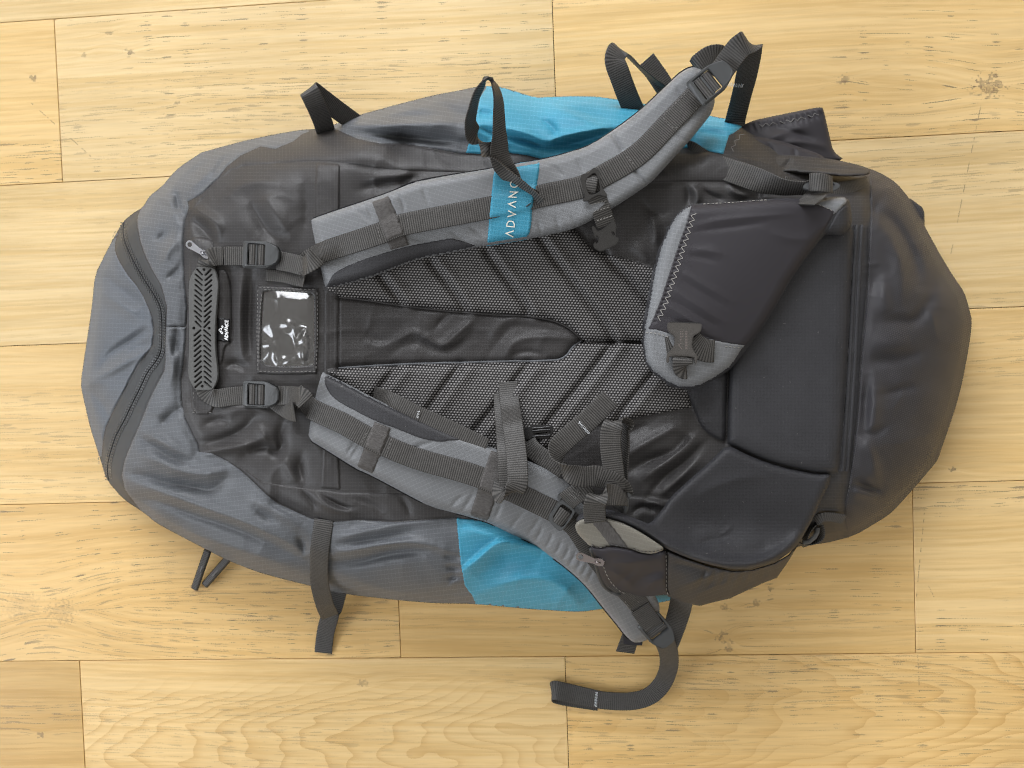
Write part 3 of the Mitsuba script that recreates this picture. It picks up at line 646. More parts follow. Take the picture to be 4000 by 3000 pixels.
labels['backpack'] = {'label': 'large grey, black and teal hiking backpack lying on its front on the oak floor', 'category': 'backpack'}
B = 'backpack__'

# the black shell that carries everything, and the side that lies on the floor
panel(B + 'back_panel', BODY, 'nylon_black', 0, 8, edge=1, dip=0, label='black ripstop cloth of the back')
ring = A(BODY.segmentize(14).exterior.coords)[:-1]
cen = ring.mean(0)
nr = np.roll(ring, -1, 0) - np.roll(ring, 1, 0)
nr = np.c_[nr[:, 1], -nr[:, 0]]; nr /= np.linalg.norm(nr, axis=1, keepdims=True)
if Polygon(ring + nr * 5).area > BODY.area: nr = -nr
lv = [P(ring[:, 0] + nr[:, 0] * o, ring[:, 1] + nr[:, 1] * o, h) for o, h in ((0, ZE), (10, ZE * .62), (34, ZE * .25), (80, .003))]
lv[1:] = [np.c_[gaussian_filter1d(q[:, :2], 2, axis=0, mode='wrap'), q[:, 2]] for q in lv[1:]]
n = len(ring)
V = np.vstack(lv + [P(*cen, .003)[None]])
F = []
for L in range(3):
    i = np.arange(n); j = (i + 1) % n
    F += [np.c_[L * n + i, (L + 1) * n + i, (L + 1) * n + j], np.c_[L * n + i, (L + 1) * n + j, L * n + j]]
F.append(np.c_[3 * n + np.arange(n), np.full(n, 4 * n), 3 * n + (np.arange(n) + 1) % n])
put(B + 'front_panel', (V, np.vstack(F)), 'nylon_grey', True, V[:, :2])

def clip(pts, it=0):
    g = (poly(pts, it) if not isinstance(pts, Polygon) else pts).intersection(BODY)
    return max(g.geoms, key=lambda q: q.area) if hasattr(g, 'geoms') else g
def flip(p): return list(reversed(p))

panel(B + 'frame_band', clip(BAND_UP + flip(BAND_LO)), 'nylon_black', 0.9, 6, ang=90, label='dark band of cloth along the upper edge of the back')
panel(B + 'frame_band', clip(LOW_UP + flip(LOW_LO)), 'nylon_black', 0.9, 6, ang=90, label='dark crumpled band of cloth along the lower edge of the back')

seam_y = 1275
up_in = [p for p in COLLAR if p[1] < seam_y] + [(728, seam_y)]
lo_in = [(728, seam_y)] + [p for p in COLLAR if p[1] > seam_y]
UP_SIDE = [(648, seam_y)] + flip([p for p in ZIP_R if p[1] < seam_y]) + [(560,780),(700,560),(1100,430),(1600,300),(1990,300),(1990,610)] + flip(BAND_UP[:20]) + up_in
LO_SIDE = [(648, seam_y)] + lo_in + LOW_LO[1:16] + [(2050,2060),(2050,2440),(1500,2440),(700,2200),(520,2040)] + flip([p for p in ZIP_R if p[1] > seam_y])
panel(B + 'side_panel', clip(UP_SIDE), 'nylon_grey', 1.6, 6, lip=0.5, ang=8, label='grey ripstop lid and side cloth along the upper edge')
panel(B + 'side_panel', clip(LO_SIDE), 'nylon_grey', 1.6, 6, lip=0.5, ang=-6, label='grey ripstop lid and side cloth along the lower edge')
panel(B + 'end_panel', clip(ZIP_L + [(300,2050),(250,1500),(300,900)]), 'nylon_blue', 1.6, 6, lip=0.6, ang=2, label='blue grey cloth of the lid beyond the zip')
panel(B + 'zipper', clip(ZIP_L + flip(ZIP_R)), 'tape', 0.5, 6, edge=3, label='charcoal zip across the lid')
zc = spline2(ZIP_C, 6)
def offset_line(p, o):
    t = np.gradient(p, axis=0); t /= np.linalg.norm(t, axis=1, keepdims=True)
    return np.c_[p[:, 0] - t[:, 1] * o, p[:, 1] + t[:, 0] * o]
zin = zc[[BODY.contains(Point(q)) for q in zc]]
dashes(B + 'zipper__teeth', [offset_line(zin, o)[::3] for o in (-11, -5, 5, 11)], 'plastic', L=5, gap=6, w=4.8, lift=1.8)
cord(B + 'zipper__coil_gap', zin[::4], 0.0005, 'thread_black', 0.7)

POCKET_UP = [(1900,300),(1893,345),(1870,380),(1858,450),(1840,520),(1814,600),(1881,603),(1960,594),(2062,608),(2116,623),(2300,612),(2500,592),(2701,578),(2826,603),(2848,530),(2868,520),(2915,484),(2960,300)]
POCKET_LO = [(1778,2019),(1786,2100),(1795,2200),(1812,2290),(1838,2325),(1855,2359),(1850,2480),(2680,2480),(2700,2200),(2400,2140),(2000,2040)]
panel(B + 'side_pocket', clip(POCKET_UP), 'nylon_teal', 2.2, 6, lip=0.4, ang=6, label='teal pocket at the upper side')
panel(B + 'side_pocket', clip(POCKET_LO), 'nylon_teal', 2.2, 6, lip=0.4, ang=-8, label='teal pocket at the lower side')

panel(B + 'base_panel', clip(BASE_L + [(3340,2130),(3345,2200),(3900,2200),(3900,560),(3395,560)]), 'cordura', 1.6, 6, lip=0.9, ang=20, label='charcoal coarse woven cloth of the base')
panel(B + 'centre_channel', poly(CHANNEL, 0), 'nylon_black', 1.2, 6, ang=0, label='shiny black cloth between the two mesh pads')
panel(B + 'mesh_pad', poly(MESH_UP, 0), 'spacer_mesh', 1.5, 6, ang=3, label='quilted mesh back pad above the centre channel')
panel(B + 'mesh_pad', poly(MESH_LO, 0), 'spacer_mesh', 1.5, 6, ang=3, label='quilted mesh back pad below the centre channel')
cord(B + 'channel_binding', [(1323,1161)] + CHANNEL[1:10], 0.0013, 'nylon_black', 1.0)
cord(B + 'channel_binding', CHANNEL[9:], 0.0013, 'nylon_grey', 1.0)
panel(B + 'lumbar_tab', poly(TAB, 1), 'knit', 2.0, 7, edge=14)
panel(B + 'lumbar_pad', poly(LUMBAR, 0), 'knit', 3.0, 7, edge=16, label='smooth dark lumbar pad')
PIPE = [(3336,876),(3392,880),(3391,1000),(3385,1145),(3376,1253),(3365,1362),(3358,1470),(3351,1600),(3336,1727),(3320,1848),(3271,1848),(3278,1817),(3297,1600),(3311,1362),(3318,1217),(3329,1000)]
panel(B + 'piping', poly(PIPE, 0), 'strap_edge', 1.0, 6, edge=6)
for o in (10, 30):
    cord(B + 'piping__cord', [(3336 + o,880),(3329 + o,1000),(3318 + o,1217),(3311 + o,1362),(3297 + o,1600),(3280 + o * .9,1840)], 0.0021, 'strap_edge', 0.2)
# stitched strip that holds the shoulder straps
STRIP = [(1232,632),(1330,640),(1326,900),(1325,1160),(1322,1434),(1320,1700),(1332,1916),(1250,1908),(1262,1700),(1264,1448),(1266,1137),(1240,1000),(1228,800)]
panel(B + 'anchor_strip', poly(STRIP, 0), 'nylon_black', 1.3, 6, lip=0.4, ang=90)
dashes(B + 'stitching', [[(1264,652),(1262,800),(1256,850)],[(1318,655),(1312,850)],[(1278,1190),(1277,1400)],[(1316,1170),(1318,1430)],[(1268,1700),(1270,1890)],[(1312,1720),(1316,1900)]], 'thread_dark')
dashes(B + 'stitching', [[(p[0], p[1] - 8) for p in BAND_LO[3:18]], [(p[0], p[1] + 9) for p in LOW_UP[3:13]], [(p[0], p[1] - 10) for p in LOW_LO[7:15]]], 'thread_dark')
dashes(B + 'stitching', [offset_line(spline2(COLLAR, 4), 12)[3::4], offset_line(spline2(ZIP_R, 4), -12)[8:-8:4], offset_line(spline2(ZIP_L, 4), 12)[8:-8:4]], 'nylon_grey')
dashes(B + 'stitching', [offset_line(spline2(BASE_L, 4), o)[6:-4:4] for o in (-14, -5)], 'thread_dark', L=11, gap=6, lift=1.2)

# ------------------------------------------------------------------ reusable hardware
def tf(m, M):
    m.apply_transform(M); return m
def caps(pts, r):
    return LineString(pts).buffer(r, quad_segs=5)
def mm(g): return affinity.scale(g, 0.001, 0.001, origin=(0, 0))

def ladder_lock(key, M, mat='plastic', label=None):
    """Strap adjuster, 40 x 28 mm: a frame with a bar across and a raised nose; its x axis runs to the nose."""
    out = Polygon([(2, -14), (23, -14), (27, -13.2), (34, -10.2), (38, -8.2), (40, -4), (40, 4), (38, 8.2), (34, 10.2), (27, 13.2), (23, 14), (2, 14), (0, 12), (0, -12)]).buffer(-1.2).buffer(1.2)
    hole = Polygon([(5.5, -10.6), (24.5, -10.6), (24.5, 10.6), (5.5, 10.6)]).buffer(-1).buffer(1)
    m = trimesh.util.concatenate(stack(mm(out.difference(hole)), 0, 0.0036, 0.0009))
    v = m.vertices.copy()
    nose = np.clip((v[:, 0] - 0.021) / 0.019, 0, 1)
    v[:, 2] += nose * (0.0035 + 0.35 * v[:, 2]) * np.where(v[:, 2] > 0.0018, 1, .35) - 0.0016 * np.clip((0.007 - v[:, 0]) / .007, 0, 1) * (v[:, 2] > .0018)
    v[:, 2] -= 0.0022 * np.clip((v[:, 0] - 0.034) / 0.006, 0, 1) ** 2
    m.vertices = v
    k = put(key, tf(m, M), mat, 40, label=label)
    bar = tube([[0.0148, y, 0.0012] for y in np.linspace(-.0108, .0108, 5)], 0.0013)
    put(k + '__bar', tf(bar, M), mat, True)
    for x0 in (0.0064, 0.0158):          # the webbing humps over the bars
        a = np.linspace(0, np.pi, 9)
        xs, zs = x0 + 0.0040 * (1 - np.cos(a)), 0.0006 + 0.0026 * np.sin(a)
        ys = np.linspace(-0.0101, 0.0101, 2)
        V = np.array([[x, y, z] for x, z in zip(xs, zs) for y in ys])
        F = [[2 * i, 2 * i + 2, 2 * i + 3] for i in range(8)] + [[2 * i, 2 * i + 3, 2 * i + 1] for i in range(8)]
        s = np.repeat(np.arange(9) * 0.0013, 2)
        hm = tf(trimesh.Trimesh(V, F, process=False), M)
        put(k + '__webbing', hm, 'webbing', True, np.c_[s, np.tile(ys, 9)])
    return k

def zip_puller(key, M, L=0.021, mat='silver', label=None):
    """Slider body with a flat pull tab; x runs along the tab, away from the slider."""
    out = Polygon([(0, -2.0), (3, -2.2), (L * 1e3 - 4, -3.7), (L * 1e3 - 1, -2.9), (L * 1e3, 0), (L * 1e3 - 1, 2.9), (L * 1e3 - 4, 3.7), (3, 2.2), (0, 2.0)]).buffer(.4)
    g = out.difference(Point(L * 1e3 - 4.2, 0).buffer(2.5)).difference(Point(1.6, 0).buffer(0.9))
    k = put(key, tf(trimesh.util.concatenate(stack(mm(g), 0.0022, 0.0012, 0.0004)), M), mat, 35, label=label)
    body = Polygon([(-7, -2.2), (-3, -3.4), (2.5, -2.6), (2.5, 2.6), (-3, 3.4), (-7, 2.2)]).buffer(.5)
    put(k + '__slider', tf(trimesh.util.concatenate(stack(mm(body), -0.0012, 0.0026, 0.0006)), M), mat, 35)
    a = np.linspace(0, np.pi, 8)
    put(k + '__loop', tf(tube(np.c_[-0.001 + 0.0026 * np.cos(a), np.zeros(8), 0.001 + 0.0034 * np.sin(a)], 0.0007), M), mat, True)
    return k

def bartack(key, px, py, px2, py2, mat='thread_white', lift=1.7, z=None, n=8, amp=5):
    """Zigzag of thread across a webbing."""
    a, b = A([px, py]), A([px2, py2])
    e = (b - a) / np.linalg.norm(b - a); nn = A([-e[1], e[0]])
    q = np.array([a + (b - a) * k / (2 * n) + nn * amp * (1 if k % 2 else -1) for k in range(2 * n + 1)])
    zz = (sample(TOP, q[:, 0], q[:, 1]) + lift * 1e-3) if z is None else np.full(len(q), z)
    return put(key, tube(P(q[:, 0], q[:, 1], zz), 0.0005, 5), mat, True)

def tz(px, py, dz=0.0): return float(sample(TOP, px, py)) + dz

# ------------------------------------------------------------------ things on the lid: handle, name label, window
gz = tz(790, 1280, .006)
GRIP = [(770,1041),(800,1043),(835,1046),(846,1075),(853,1111),(848,1162),(840,1270),(840,1365),(851,1455),(847,1488),(831,1521),(806,1524),(766,1524),(755,1513),(737,1477),(734,1445),(738,1372),(738,1270),(736,1107),(748,1071)]
holes = []
def slot(x0, y0, x1, y1): holes.append([tuple(p) for p in A(LineString([(x0, y0), (x1, y1)]).buffer(3.4, quad_segs=3).exterior.coords)[:-1]])
for k in range(11):
    y = 1052 + k * 20.4
    c = 796 - k * 0.5
    hw = 31 if 1 <= k < 9 else 27
    slot(c - hw, y, c - 7, y + 21); slot(c + hw, y + 1, c + 7, y + 22)
for k in range(11):
    y = 1290 + k * 20.2
    c = 790 + k * 0.3
    hw = 31
    slot(c - 7, y, c - hw, y + 21); slot(c + 7, y, c + hw, y + 21)
for x, y in ((797, 1053), (757, 1282), (817, 1282), (790, 1509)):
    holes.append([(x + 5.5 * math.cos(a), y + 5.5 * math.sin(a)) for a in np.linspace(0, 2 * np.pi, 11)[:-1]])
put(B + 'haul_handle', trimesh.util.concatenate(stack(px_geom(GRIP, gz + .004, 1, holes), gz, 0.0042, 0.0007)), 'rubber', 35, label='grey rubber grip with herringbone slots')
hb = px_geom([(772,1050),(830,1050),(842,1110),(830,1280),(842,1440),(825,1515),(765,1515),(746,1440),(748,1280),(746,1110)], gz, 1)
put(B + 'haul_handle__core', trimesh.util.concatenate(stack(hb, gz - .0012, 0.0022, .0004)), 'plastic_black', 35)
ribbon(B + 'haul_handle__webbing', [(800,1060,gz + .001),(806,1036,gz + .001),(822,1010,gz + .0035,(-.4,-1,0)),(850,1000,gz + .002,(0,-1,0)),(900,1000,tz(900,1000,.004)),(965,1000,tz(960,1000,.003))], step=.0012)
ribbon(B + 'haul_handle__webbing', [(798,1500,gz + .001,(1,0,0)),(803,1527,gz + .001,(1,.1,0)),(825,1550,gz + .001,(.6,.8,.3)),(855,1556,gz + .001,(0,1,0)),(900,1549,tz(900,1549,.004)),(965,1545,tz(960,1545,.003))], step=.0012)
ladder_lock(B + 'ladder_lock', frame(951, 994, tz(1020,994,.004), 1105, 1000, 2), label='grey strap adjuster beside the upper end of the handle')
ladder_lock(B + 'ladder_lock', frame(951, 1539, tz(1020,1540,.004), 1105, 1544, 2), label='grey strap adjuster beside the lower end of the handle')
zip_puller(B + 'zip_puller', frame(797, 990, tz(790, 985, .003), 727, 945, -4), label='silver zip puller above the handle')
panel(B + 'zip_flap', poly([(735,925),(800,925),(835,935),(842,1010),(842,1560),(828,1620),(750,1620),(735,1500)], 1), 'nylon_black', 1.4, 6, lip=.5, ang=90)
dashes(B + 'stitching', [[(740,940),(828,942)],[(828,945),(830,990)],[(750,1610),(826,1612)],[(754,1530),(760,1605)],[(822,1570),(826,1608)]], 'thread_dark', lift=1.6)
panel(B + 'label_backing', poly([(842,1050),(885,1050),(906,1110),(908,1235),(904,1345),(880,1350),(870,1420),(850,1440)], 1), 'nylon_black', 1.8, 6, lip=.4, ang=0)

def glyph(ch):
    L = {'A': [[(0, 0), (.42, 1), (.84, 0)]], 'D': [[(.05, 0), (.05, 1), (.4, 1), (.72, .8), (.78, .5), (.72, .2), (.4, 0), (.05, 0)]], 'V': [[(0, 1), (.42, 0), (.84, 1)]],
         'N': [[(.05, 0), (.05, 1), (.75, 0), (.75, 1)]], 'C': [[(.78, .85), (.55, 1), (.3, .97), (.08, .72), (.05, .5), (.08, .28), (.3, .03), (.55, 0), (.78, .15)]],
         'E': [[(.7, 1), (.05, 1), (.05, 0), (.7, 0)], [(.05, .5), (.62, .5)]]}[ch]
    return L
def lettering(key, word, start, along, upv, size, adv, sw, mat, lift):
    """Letters lying on the surface: start px, the reading direction and the letters' up direction as px vectors."""
    s, a, u = A(start), A(along) / np.linalg.norm(along), A(upv) / np.linalg.norm(upv)
    for i, ch in enumerate(word):
        g = shapely.union_all([LineString(l).buffer(sw, cap_style='flat', join_style='mitre', quad_segs=3) for l in glyph(ch)])
        g = affinity.affine_transform(g, [a[0] * size, u[0] * size, a[1] * size, u[1] * size, *(s + a * adv * i)])
        for gg in getattr(g, 'geoms', [g]):
            panel(key, gg.simplify(.15), mat, lift + 1.3, 3.5, edge=.5, dip=-lift - 1.3)

lp = [(846,1239),(902,1242),(900,1339),(842,1335)]
panel(B + 'brand_label', poly(lp, 0), 'label_satin', 3.2, 5, edge=3, label='small black woven label beside the handle')
lettering(B + 'brand_label__letter', 'ADVANCE', (889.5,1328), (0.02,-1), (-1,-.02), 11.5, 11.6, .15, 'print_white', 2.6)
em = LineString([(865,1275),(869,1272),(871,1278),(866,1282),(857,1286),(855,1290),(858,1294),(866,1296),(871,1300),(868,1304),(864,1302),(861,1296),(866,1284)]).buffer(1.5)
panel(B + 'brand_label__emblem', em, 'print_white', 3.9, 3, edge=.5, dip=-3.9)

WIN_O = [(1004,1112),(1243,1124),(1246,1290),(1240,1462),(1120,1466),(1000,1462),(996,1290)]
WIN_I = [(1034,1140),(1120,1143),(1216,1150),(1224,1160),(1224,1410),(1220,1424),(1120,1428),(1021,1420),(1024,1330),(1025,1240),(1030,1165)]
panel(B + 'window_frame', poly(WIN_O, 0).difference(poly(WIN_I, 1)), 'nylon_black', 1.8, 6, lip=.4, ang=90, label='dark stitched frame of the clear window')
def vinyl_waves(px, py):
    q = np.c_[px, py, np.zeros(len(px))]
    a = meshkit.fbm(q * [1 / 70, 1 / 60, 1] + [3, 1, 0], 1, 21) - .5
    b = meshkit.fbm(q * [1 / 55, 1 / 95, 1] + [9, 4, 0], 1, 33) - .5
    c = np.abs(meshkit.noise(q * [1 / 38, 1 / 62, 1] + [2, 7, 0] + .8 * a[:, None], 51) - .5)
    return (0.0085 * a + 0.006 * b - 0.010 * c) * np.clip((np.asarray(py) - 1210) / 110, .22, 1)
wp, wt, nb, wg = mesh_points(poly(WIN_I, 1).buffer(4), 5)
wd = edge_dist(wp, wg)
wz = sample(gaussian_filter(TOP, 12), wp[:, 0], wp[:, 1]) + .0014 + (0.003 + vinyl_waves(wp[:, 0], wp[:, 1])) * np.clip(wd / 30, 0, 1)
wz = np.maximum(wz, sample(TOP, wp[:, 0], wp[:, 1]) + .0009)
put(B + 'id_window', (P(wp[:, 0], wp[:, 1], wz), wt), 'vinyl', True, label='clear vinyl window for a name card')
dashes(B + 'window_frame__stitching', [[(1010,1122),(1236,1132)],[(1008,1130),(1004,1290),(1008,1450)],[(1012,1450),(1232,1452)],[(1238,1140),(1240,1290),(1234,1446)],[(1022,1148),(1012,1290),(1012,1425)],[(1030,1131),(1215,1140)]], 'thread_dark', lift=2.2)

# ------------------------------------------------------------------ shoulder straps
STRAP_UP = [(1214,862),(1225,853),(1308,824),(1417,788),(1515,754),(1616,712),(1742,687),(1928,657),(2036,636),(2114,624),(2206,601),(2315,562),(2408,501),(2481,447),(2531,404),(2607,331),(2644,295),(2680,270),(2709,261),(2745,274),(2785,340),(2793,389),(2788,418),(2774,451),(2734,501),(2698,545),(2644,603),(2589,664),(2540,716),(2461,770),(2388,817),(2298,868),(2225,900),(2070,933),(1900,960),(1876,962),(1779,984),(1634,1012),(1507,1061),(1453,1083),(1345,1112),(1272,1126),(1262,1090),(1240,990)]
UPC = [(1230,900,.158),(1265,1080,.150),(1420,930,.170),(1420,1060,.160),(1760,830,.178),(1700,980,.162),(2000,780,.180),(2000,700,.178),(2100,900,.176),(2300,800,.178),(2300,620,.172),(2500,620,.172),(2480,480,.165),(2650,420,.158),(2740,300,.150),(2760,440,.152)]
UF = [(-2.5, 7, [(1500,742),(1520,790),(1540,835)], 'g'), (-2.0, 7, [(1540,748),(1570,790),(1580,832)]), (-2.2, 9, [(1385,815),(1420,840),(1450,870)]), (-2, 9, [(1420,800),(1445,830),(1455,860)]), (-1.8, 9, [(1600,925),(1640,935),(1690,930)]), (-2, 12, [(1760,900),(1800,930),(1850,955)]), (-1.5, 10, [(1830,880),(1870,910),(1895,930)]),
      (-3, 8, [(2385,515),(2405,545),(2430,585)], 'g'), (-2.5, 8, [(2475,660),(2500,690),(2525,718)], 'g'), (-1.5, 10, [(2640,330),(2670,380),(2690,400)]), (-1.6, 10, [(2150,640),(2180,670),(2200,690)]), (-1.6, 9, [(2250,620),(2270,650),(2280,670)]), (-1.8, 9, [(2170,845),(2180,880),(2190,905)]), (-1.8, 9, [(2100,860),(2110,890),(2120,915)]), (-1.5, 9, [(2230,840),(2245,865),(2260,880)]), (-1.5, 9, [(2640,520),(2670,545),(2690,560)]), (-1.6, 10, [(1650,720),(1660,760),(1680,800)])]
pad(B + 'shoulder_strap', poly(STRAP_UP, 1), 'nylon_light', UPC, 10, 36, 6, ang=16, folds=UF, label='padded grey shoulder strap with a teal sleeve')
cord(B + 'shoulder_strap__binding', STRAP_UP[1:20:1], 0.0011, 'thread_black', -3)
EDGE_UP = [(1272,1126),(1280,1104),(1301,1067),(1345,1041),(1417,1012),(1525,978),(1598,958),(1688,941),(1760,928),(1797,936),(1876,963),(1779,983),(1634,1011),(1507,1060),(1453,1082),(1345,1111)]
panel(B + 'shoulder_strap__edge_panel', poly(EDGE_UP, 1), 'strap_edge', 1.0, 6, edge=5)
STRAP_LO = [(1259,1451),(1237,1527),(1212,1650),(1203,1715),(1281,1762),(1389,1830),(1454,1859),(1570,1921),(1679,1979),(1808,2012),(1906,2041),(1989,2084),(2080,2124),(2116,2150),(2188,2200),(2242,2244),(2297,2298),(2351,2367),(2412,2442),(2441,2481),(2473,2510),(2506,2509),(2535,2496),(2572,2440),(2578,2380),(2571,2344),(2500,2230),(2420,2130),(2330,2030),(2260,1950),(2216,1881),(2162,1845),(2068,1801),(1919,1747),(1900,1738),(1823,1713),(1780,1700),(1606,1624),(1462,1556),(1353,1498),(1272,1459)]
LOC = [(1255,1480,.160),(1215,1690,.152),(1400,1600,.166),(1400,1800,.158),(1650,1690,.170),(1650,1920,.158),(1900,1800,.172),(1900,2000,.158),(2100,1880,.170),(2100,2100,.152),(2250,1980,.166),(2280,2250,.140),(2400,2200,.140),(2420,2420,.095),(2540,2400,.095),(2500,2500,.075)]
LF = [(-2.2, 8, [(1370,1790),(1390,1760),(1410,1730)]), (-2, 8, [(1355,1775),(1375,1745),(1400,1720)]), (-2, 9, [(1470,1840),(1460,1800),(1470,1780)]), (-2, 9, [(1600,1760),(1640,1740),(1700,1725)]), (-1.8, 9, [(1800,2000),(1830,1960),(1850,1920)]), (-1.8, 9, [(1760,1985),(1790,1950),(1820,1930)]), (-2, 9, [(1930,2030),(1950,1990),(1960,1960)])] + \
     [(-2.0, 7, [(x, y), (x + 22, y - 32), (x + 34, y - 66)]) for x, y in ((2085,2118),(2125,2146),(2160,2172),(2190,2196),(2215,2215),(2240,2238),(2262,2258),(2284,2282))] + [(-1.8, 8, [(2060,2090),(2090,2050),(2110,2020)]), (-1.8, 8, [(1990,2070),(2020,2030),(2050,2000)])]
pad(B + 'shoulder_strap', poly(STRAP_LO, 1), 'nylon_light', LOC, 10, 36, 6, ang=-24, folds=LF, label='padded grey shoulder strap that ends on the floor side')
cord(B + 'shoulder_strap_001__binding', STRAP_LO[3:21], 0.0012, 'thread_black', -3)
EDGE_LO = [(1266,1461),(1353,1498),(1462,1556),(1606,1624),(1780,1700),(1835,1716),(1769,1723),(1715,1729),(1642,1715),(1534,1671),(1462,1646),(1317,1570),(1281,1534),(1265,1495)]
panel(B + 'shoulder_strap_001__edge_panel', poly(EDGE_LO, 1), 'strap_edge', 1.0, 6, edge=5)
# webbing sewn along both straps
WS = .0212
ribbon(B + 'shoulder_strap__webbing', [(1192,1030,None),(1258,986,None),(1355,954,None),(1480,913,None),(1572,878,None),(1742,844,None),(1909,812,None),(2010,790,None),(2115,765,None),(2272,730,None),(2349,690,None),(2459,627,None),(2550,549,None),(2616,478,None),(2700,390,None),(2735,352,None)], w=WS, lift=0.9, stamp=True)
ribbon(B + 'shoulder_strap_001__webbing', [(1150,1530,None),(1185,1566,None),(1232,1606,None),(1330,1650,None),(1425,1703,None),(1515,1747,None),(1610,1785,None),(1883,1868,None),(2007,1922,None),(2157,1994,None),(2250,2060,None),(2310,2150,None),(2390,2250,None),(2470,2330,None),(2525,2410,None)], w=WS, lift=0.9, stamp=True)
panel(B + 'shoulder_strap__keeper_band', poly([(1446,777),(1515,754),(1601,958),(1525,978)], 0), 'elastic', 1.6, 6, edge=4, raster=gaussian_filter(TOP, 2.2), ang=70)
panel(B + 'shoulder_strap_001__keeper_band', poly([(1462,1646),(1530,1671),(1454,1859),(1389,1830)], 0), 'elastic', 1.6, 6, edge=4, raster=gaussian_filter(TOP, 2.2), ang=110)
panel(B + 'shoulder_strap_001__keeper_band', poly([(1919,1749),(1992,1776),(1907,2041),(1831,2017)], 0), 'elastic', 1.6, 6, edge=4, raster=gaussian_filter(TOP, 2.2), ang=110)
SLEEVE = [(1929,660),(2036,635),(2113,623),(2103,698),(2079,817),(2077,875),(2070,911),(2059,936),(1900,962),(1915,800)]
panel(B + 'logo_sleeve', poly(SLEEVE, 0), 'nylon_teal', 1.8, 6, edge=5, raster=gaussian_filter(TOP, 2.2), ang=8, label='teal sleeve with cream lettering round the upper shoulder strap')
lettering(B + 'logo_sleeve__letter', 'ADVANCE', (2005,926), (0.085,-1), (-1,-.085), 29, 38.5, .075, 'print_cream', 1.5)
dashes(B + 'logo_sleeve__stitching', [[(1938,664),(1924,800),(1908,955)],[(2105,632),(2094,700),(2070,815),(2068,880),(2052,930)]], 'nylon_teal', lift=1.7)
dashes(B + 'stitching', [[(1476,884),(1486,946)],[(1590,836),(1600,905)],[(2436,596),(2480,648)],[(2589,458),(2640,500),(2728,410)],[(2590,452),(2692,352)],[(1432,1690),(1410,1734)],[(1530,1712),(1508,1788)],[(2440,2345),(2500,2432)],[(2480,2335),(2530,2400)]], 'thread_dark', lift=0.4)
# where the strap webbings come out of the adjusters beside the handle
ribbon(B + 'adjuster_webbing', [(1085,1018,tz(1085,1018,.005)),(1130,1026,tz(1130,1026,.006)),(1180,1038,tz(1180,1038,.010)),(1196,1040,.170),(1184,1042,.176,(0,1,0)),(1196,1036,.184,(.2,1,0)),(1240,1000,.186,(.3,1,0))], w=.0195, step=.0012)
ribbon(B + 'adjuster_webbing', [(1040,1075,tz(1040,1075,.002)),(1110,1082,tz(1110,1082,.002)),(1160,1094,tz(1160,1094,.003)),(1186,1098,.166)], w=.0125)
ribbon(B + 'adjuster_webbing', [(1085,1546,tz(1085,1546,.005)),(1130,1545,tz(1130,1545,.008)),(1175,1550,.178),(1196,1570,.180)], w=.0195, step=.0012)
ribbon(B + 'adjuster_webbing', [(1070,1560,tz(1070,1560,.002)),(1105,1588,tz(1105,1588,.003)),(1150,1610,.172)], w=.0195)
# spare webbing that shows above the lower strap
ribbon(B + 'spare_webbing', [(1462,1540,tz(1462,1535,.004)),(1560,1580,.176),(1640,1622,.178),(1760,1676,.180),(1900,1745,.182)], w=.0165)
bartack(B + 'spare_webbing__bartack', 1636, 1606, 1630, 1632, z=.1805, n=4, amp=4)

# ------------------------------------------------------------------ sternum strap pieces on the upper strap
k = plate(B + 'sternum_slider', [(2269,690),(2273,680),(2300,676),(2318,655),(2326,655),(2338,668),(2345,700),(2352,734),(2366,750),(2372,762),(2366,768),(2340,760),(2315,772),(2298,784),(2280,786),(2276,778),(2286,768),(2278,745),(2272,715)], 'plastic_dark', tz(2310,715,.0022), .0042, 1, [[(2287,700),(2322,672),(2336,690),(2346,738),(2340,752),(2305,762),(2293,745)]], .0008, label='dark slider on the webbing of the upper shoulder strap')
ribbon(k + '__webbing', [(2303,765,tz(2303,765,.002)),(2306,735,tz(2306,735,.0048)),(2313,700,tz(2313,700,.0048)),(2318,675,tz(2318,675,.002))], w=.0115)
sz = tz(2330, 770, .002)
ribbon(B + 'sternum_strap', [(2328,762,sz),(2338,790,.187),(2350,825,.186),(2362,860,.181),(2368,880,.178)], w=.0185)
dashes(B + 'stitching', [[(2308,800),(2376,782)],[(2318,826),(2386,806)],[(2330,862),(2392,842)]], 'thread_light', w=2, zoff=.1878, L=8, gap=5)
plate(B + 'sternum_buckle', [(2312,893),(2310,884),(2318,880),(2326,890),(2336,904),(2386,868),(2384,852),(2391,849),(2402,864),(2408,882),(2406,905),(2404,922),(2416,926),(2418,938),(2408,953),(2395,960),(2350,980),(2338,978),(2320,966),(2318,950),(2328,940),(2320,915)], 'plastic_dark', .171, .0085, 1, [[(2329,918),(2338,926),(2336,944),(2328,950),(2323,935)], [(2388,903),(2398,905),(2402,915),(2393,918)]], .0016, 'dark female buckle hanging below the upper shoulder strap', (1, .4, 8))
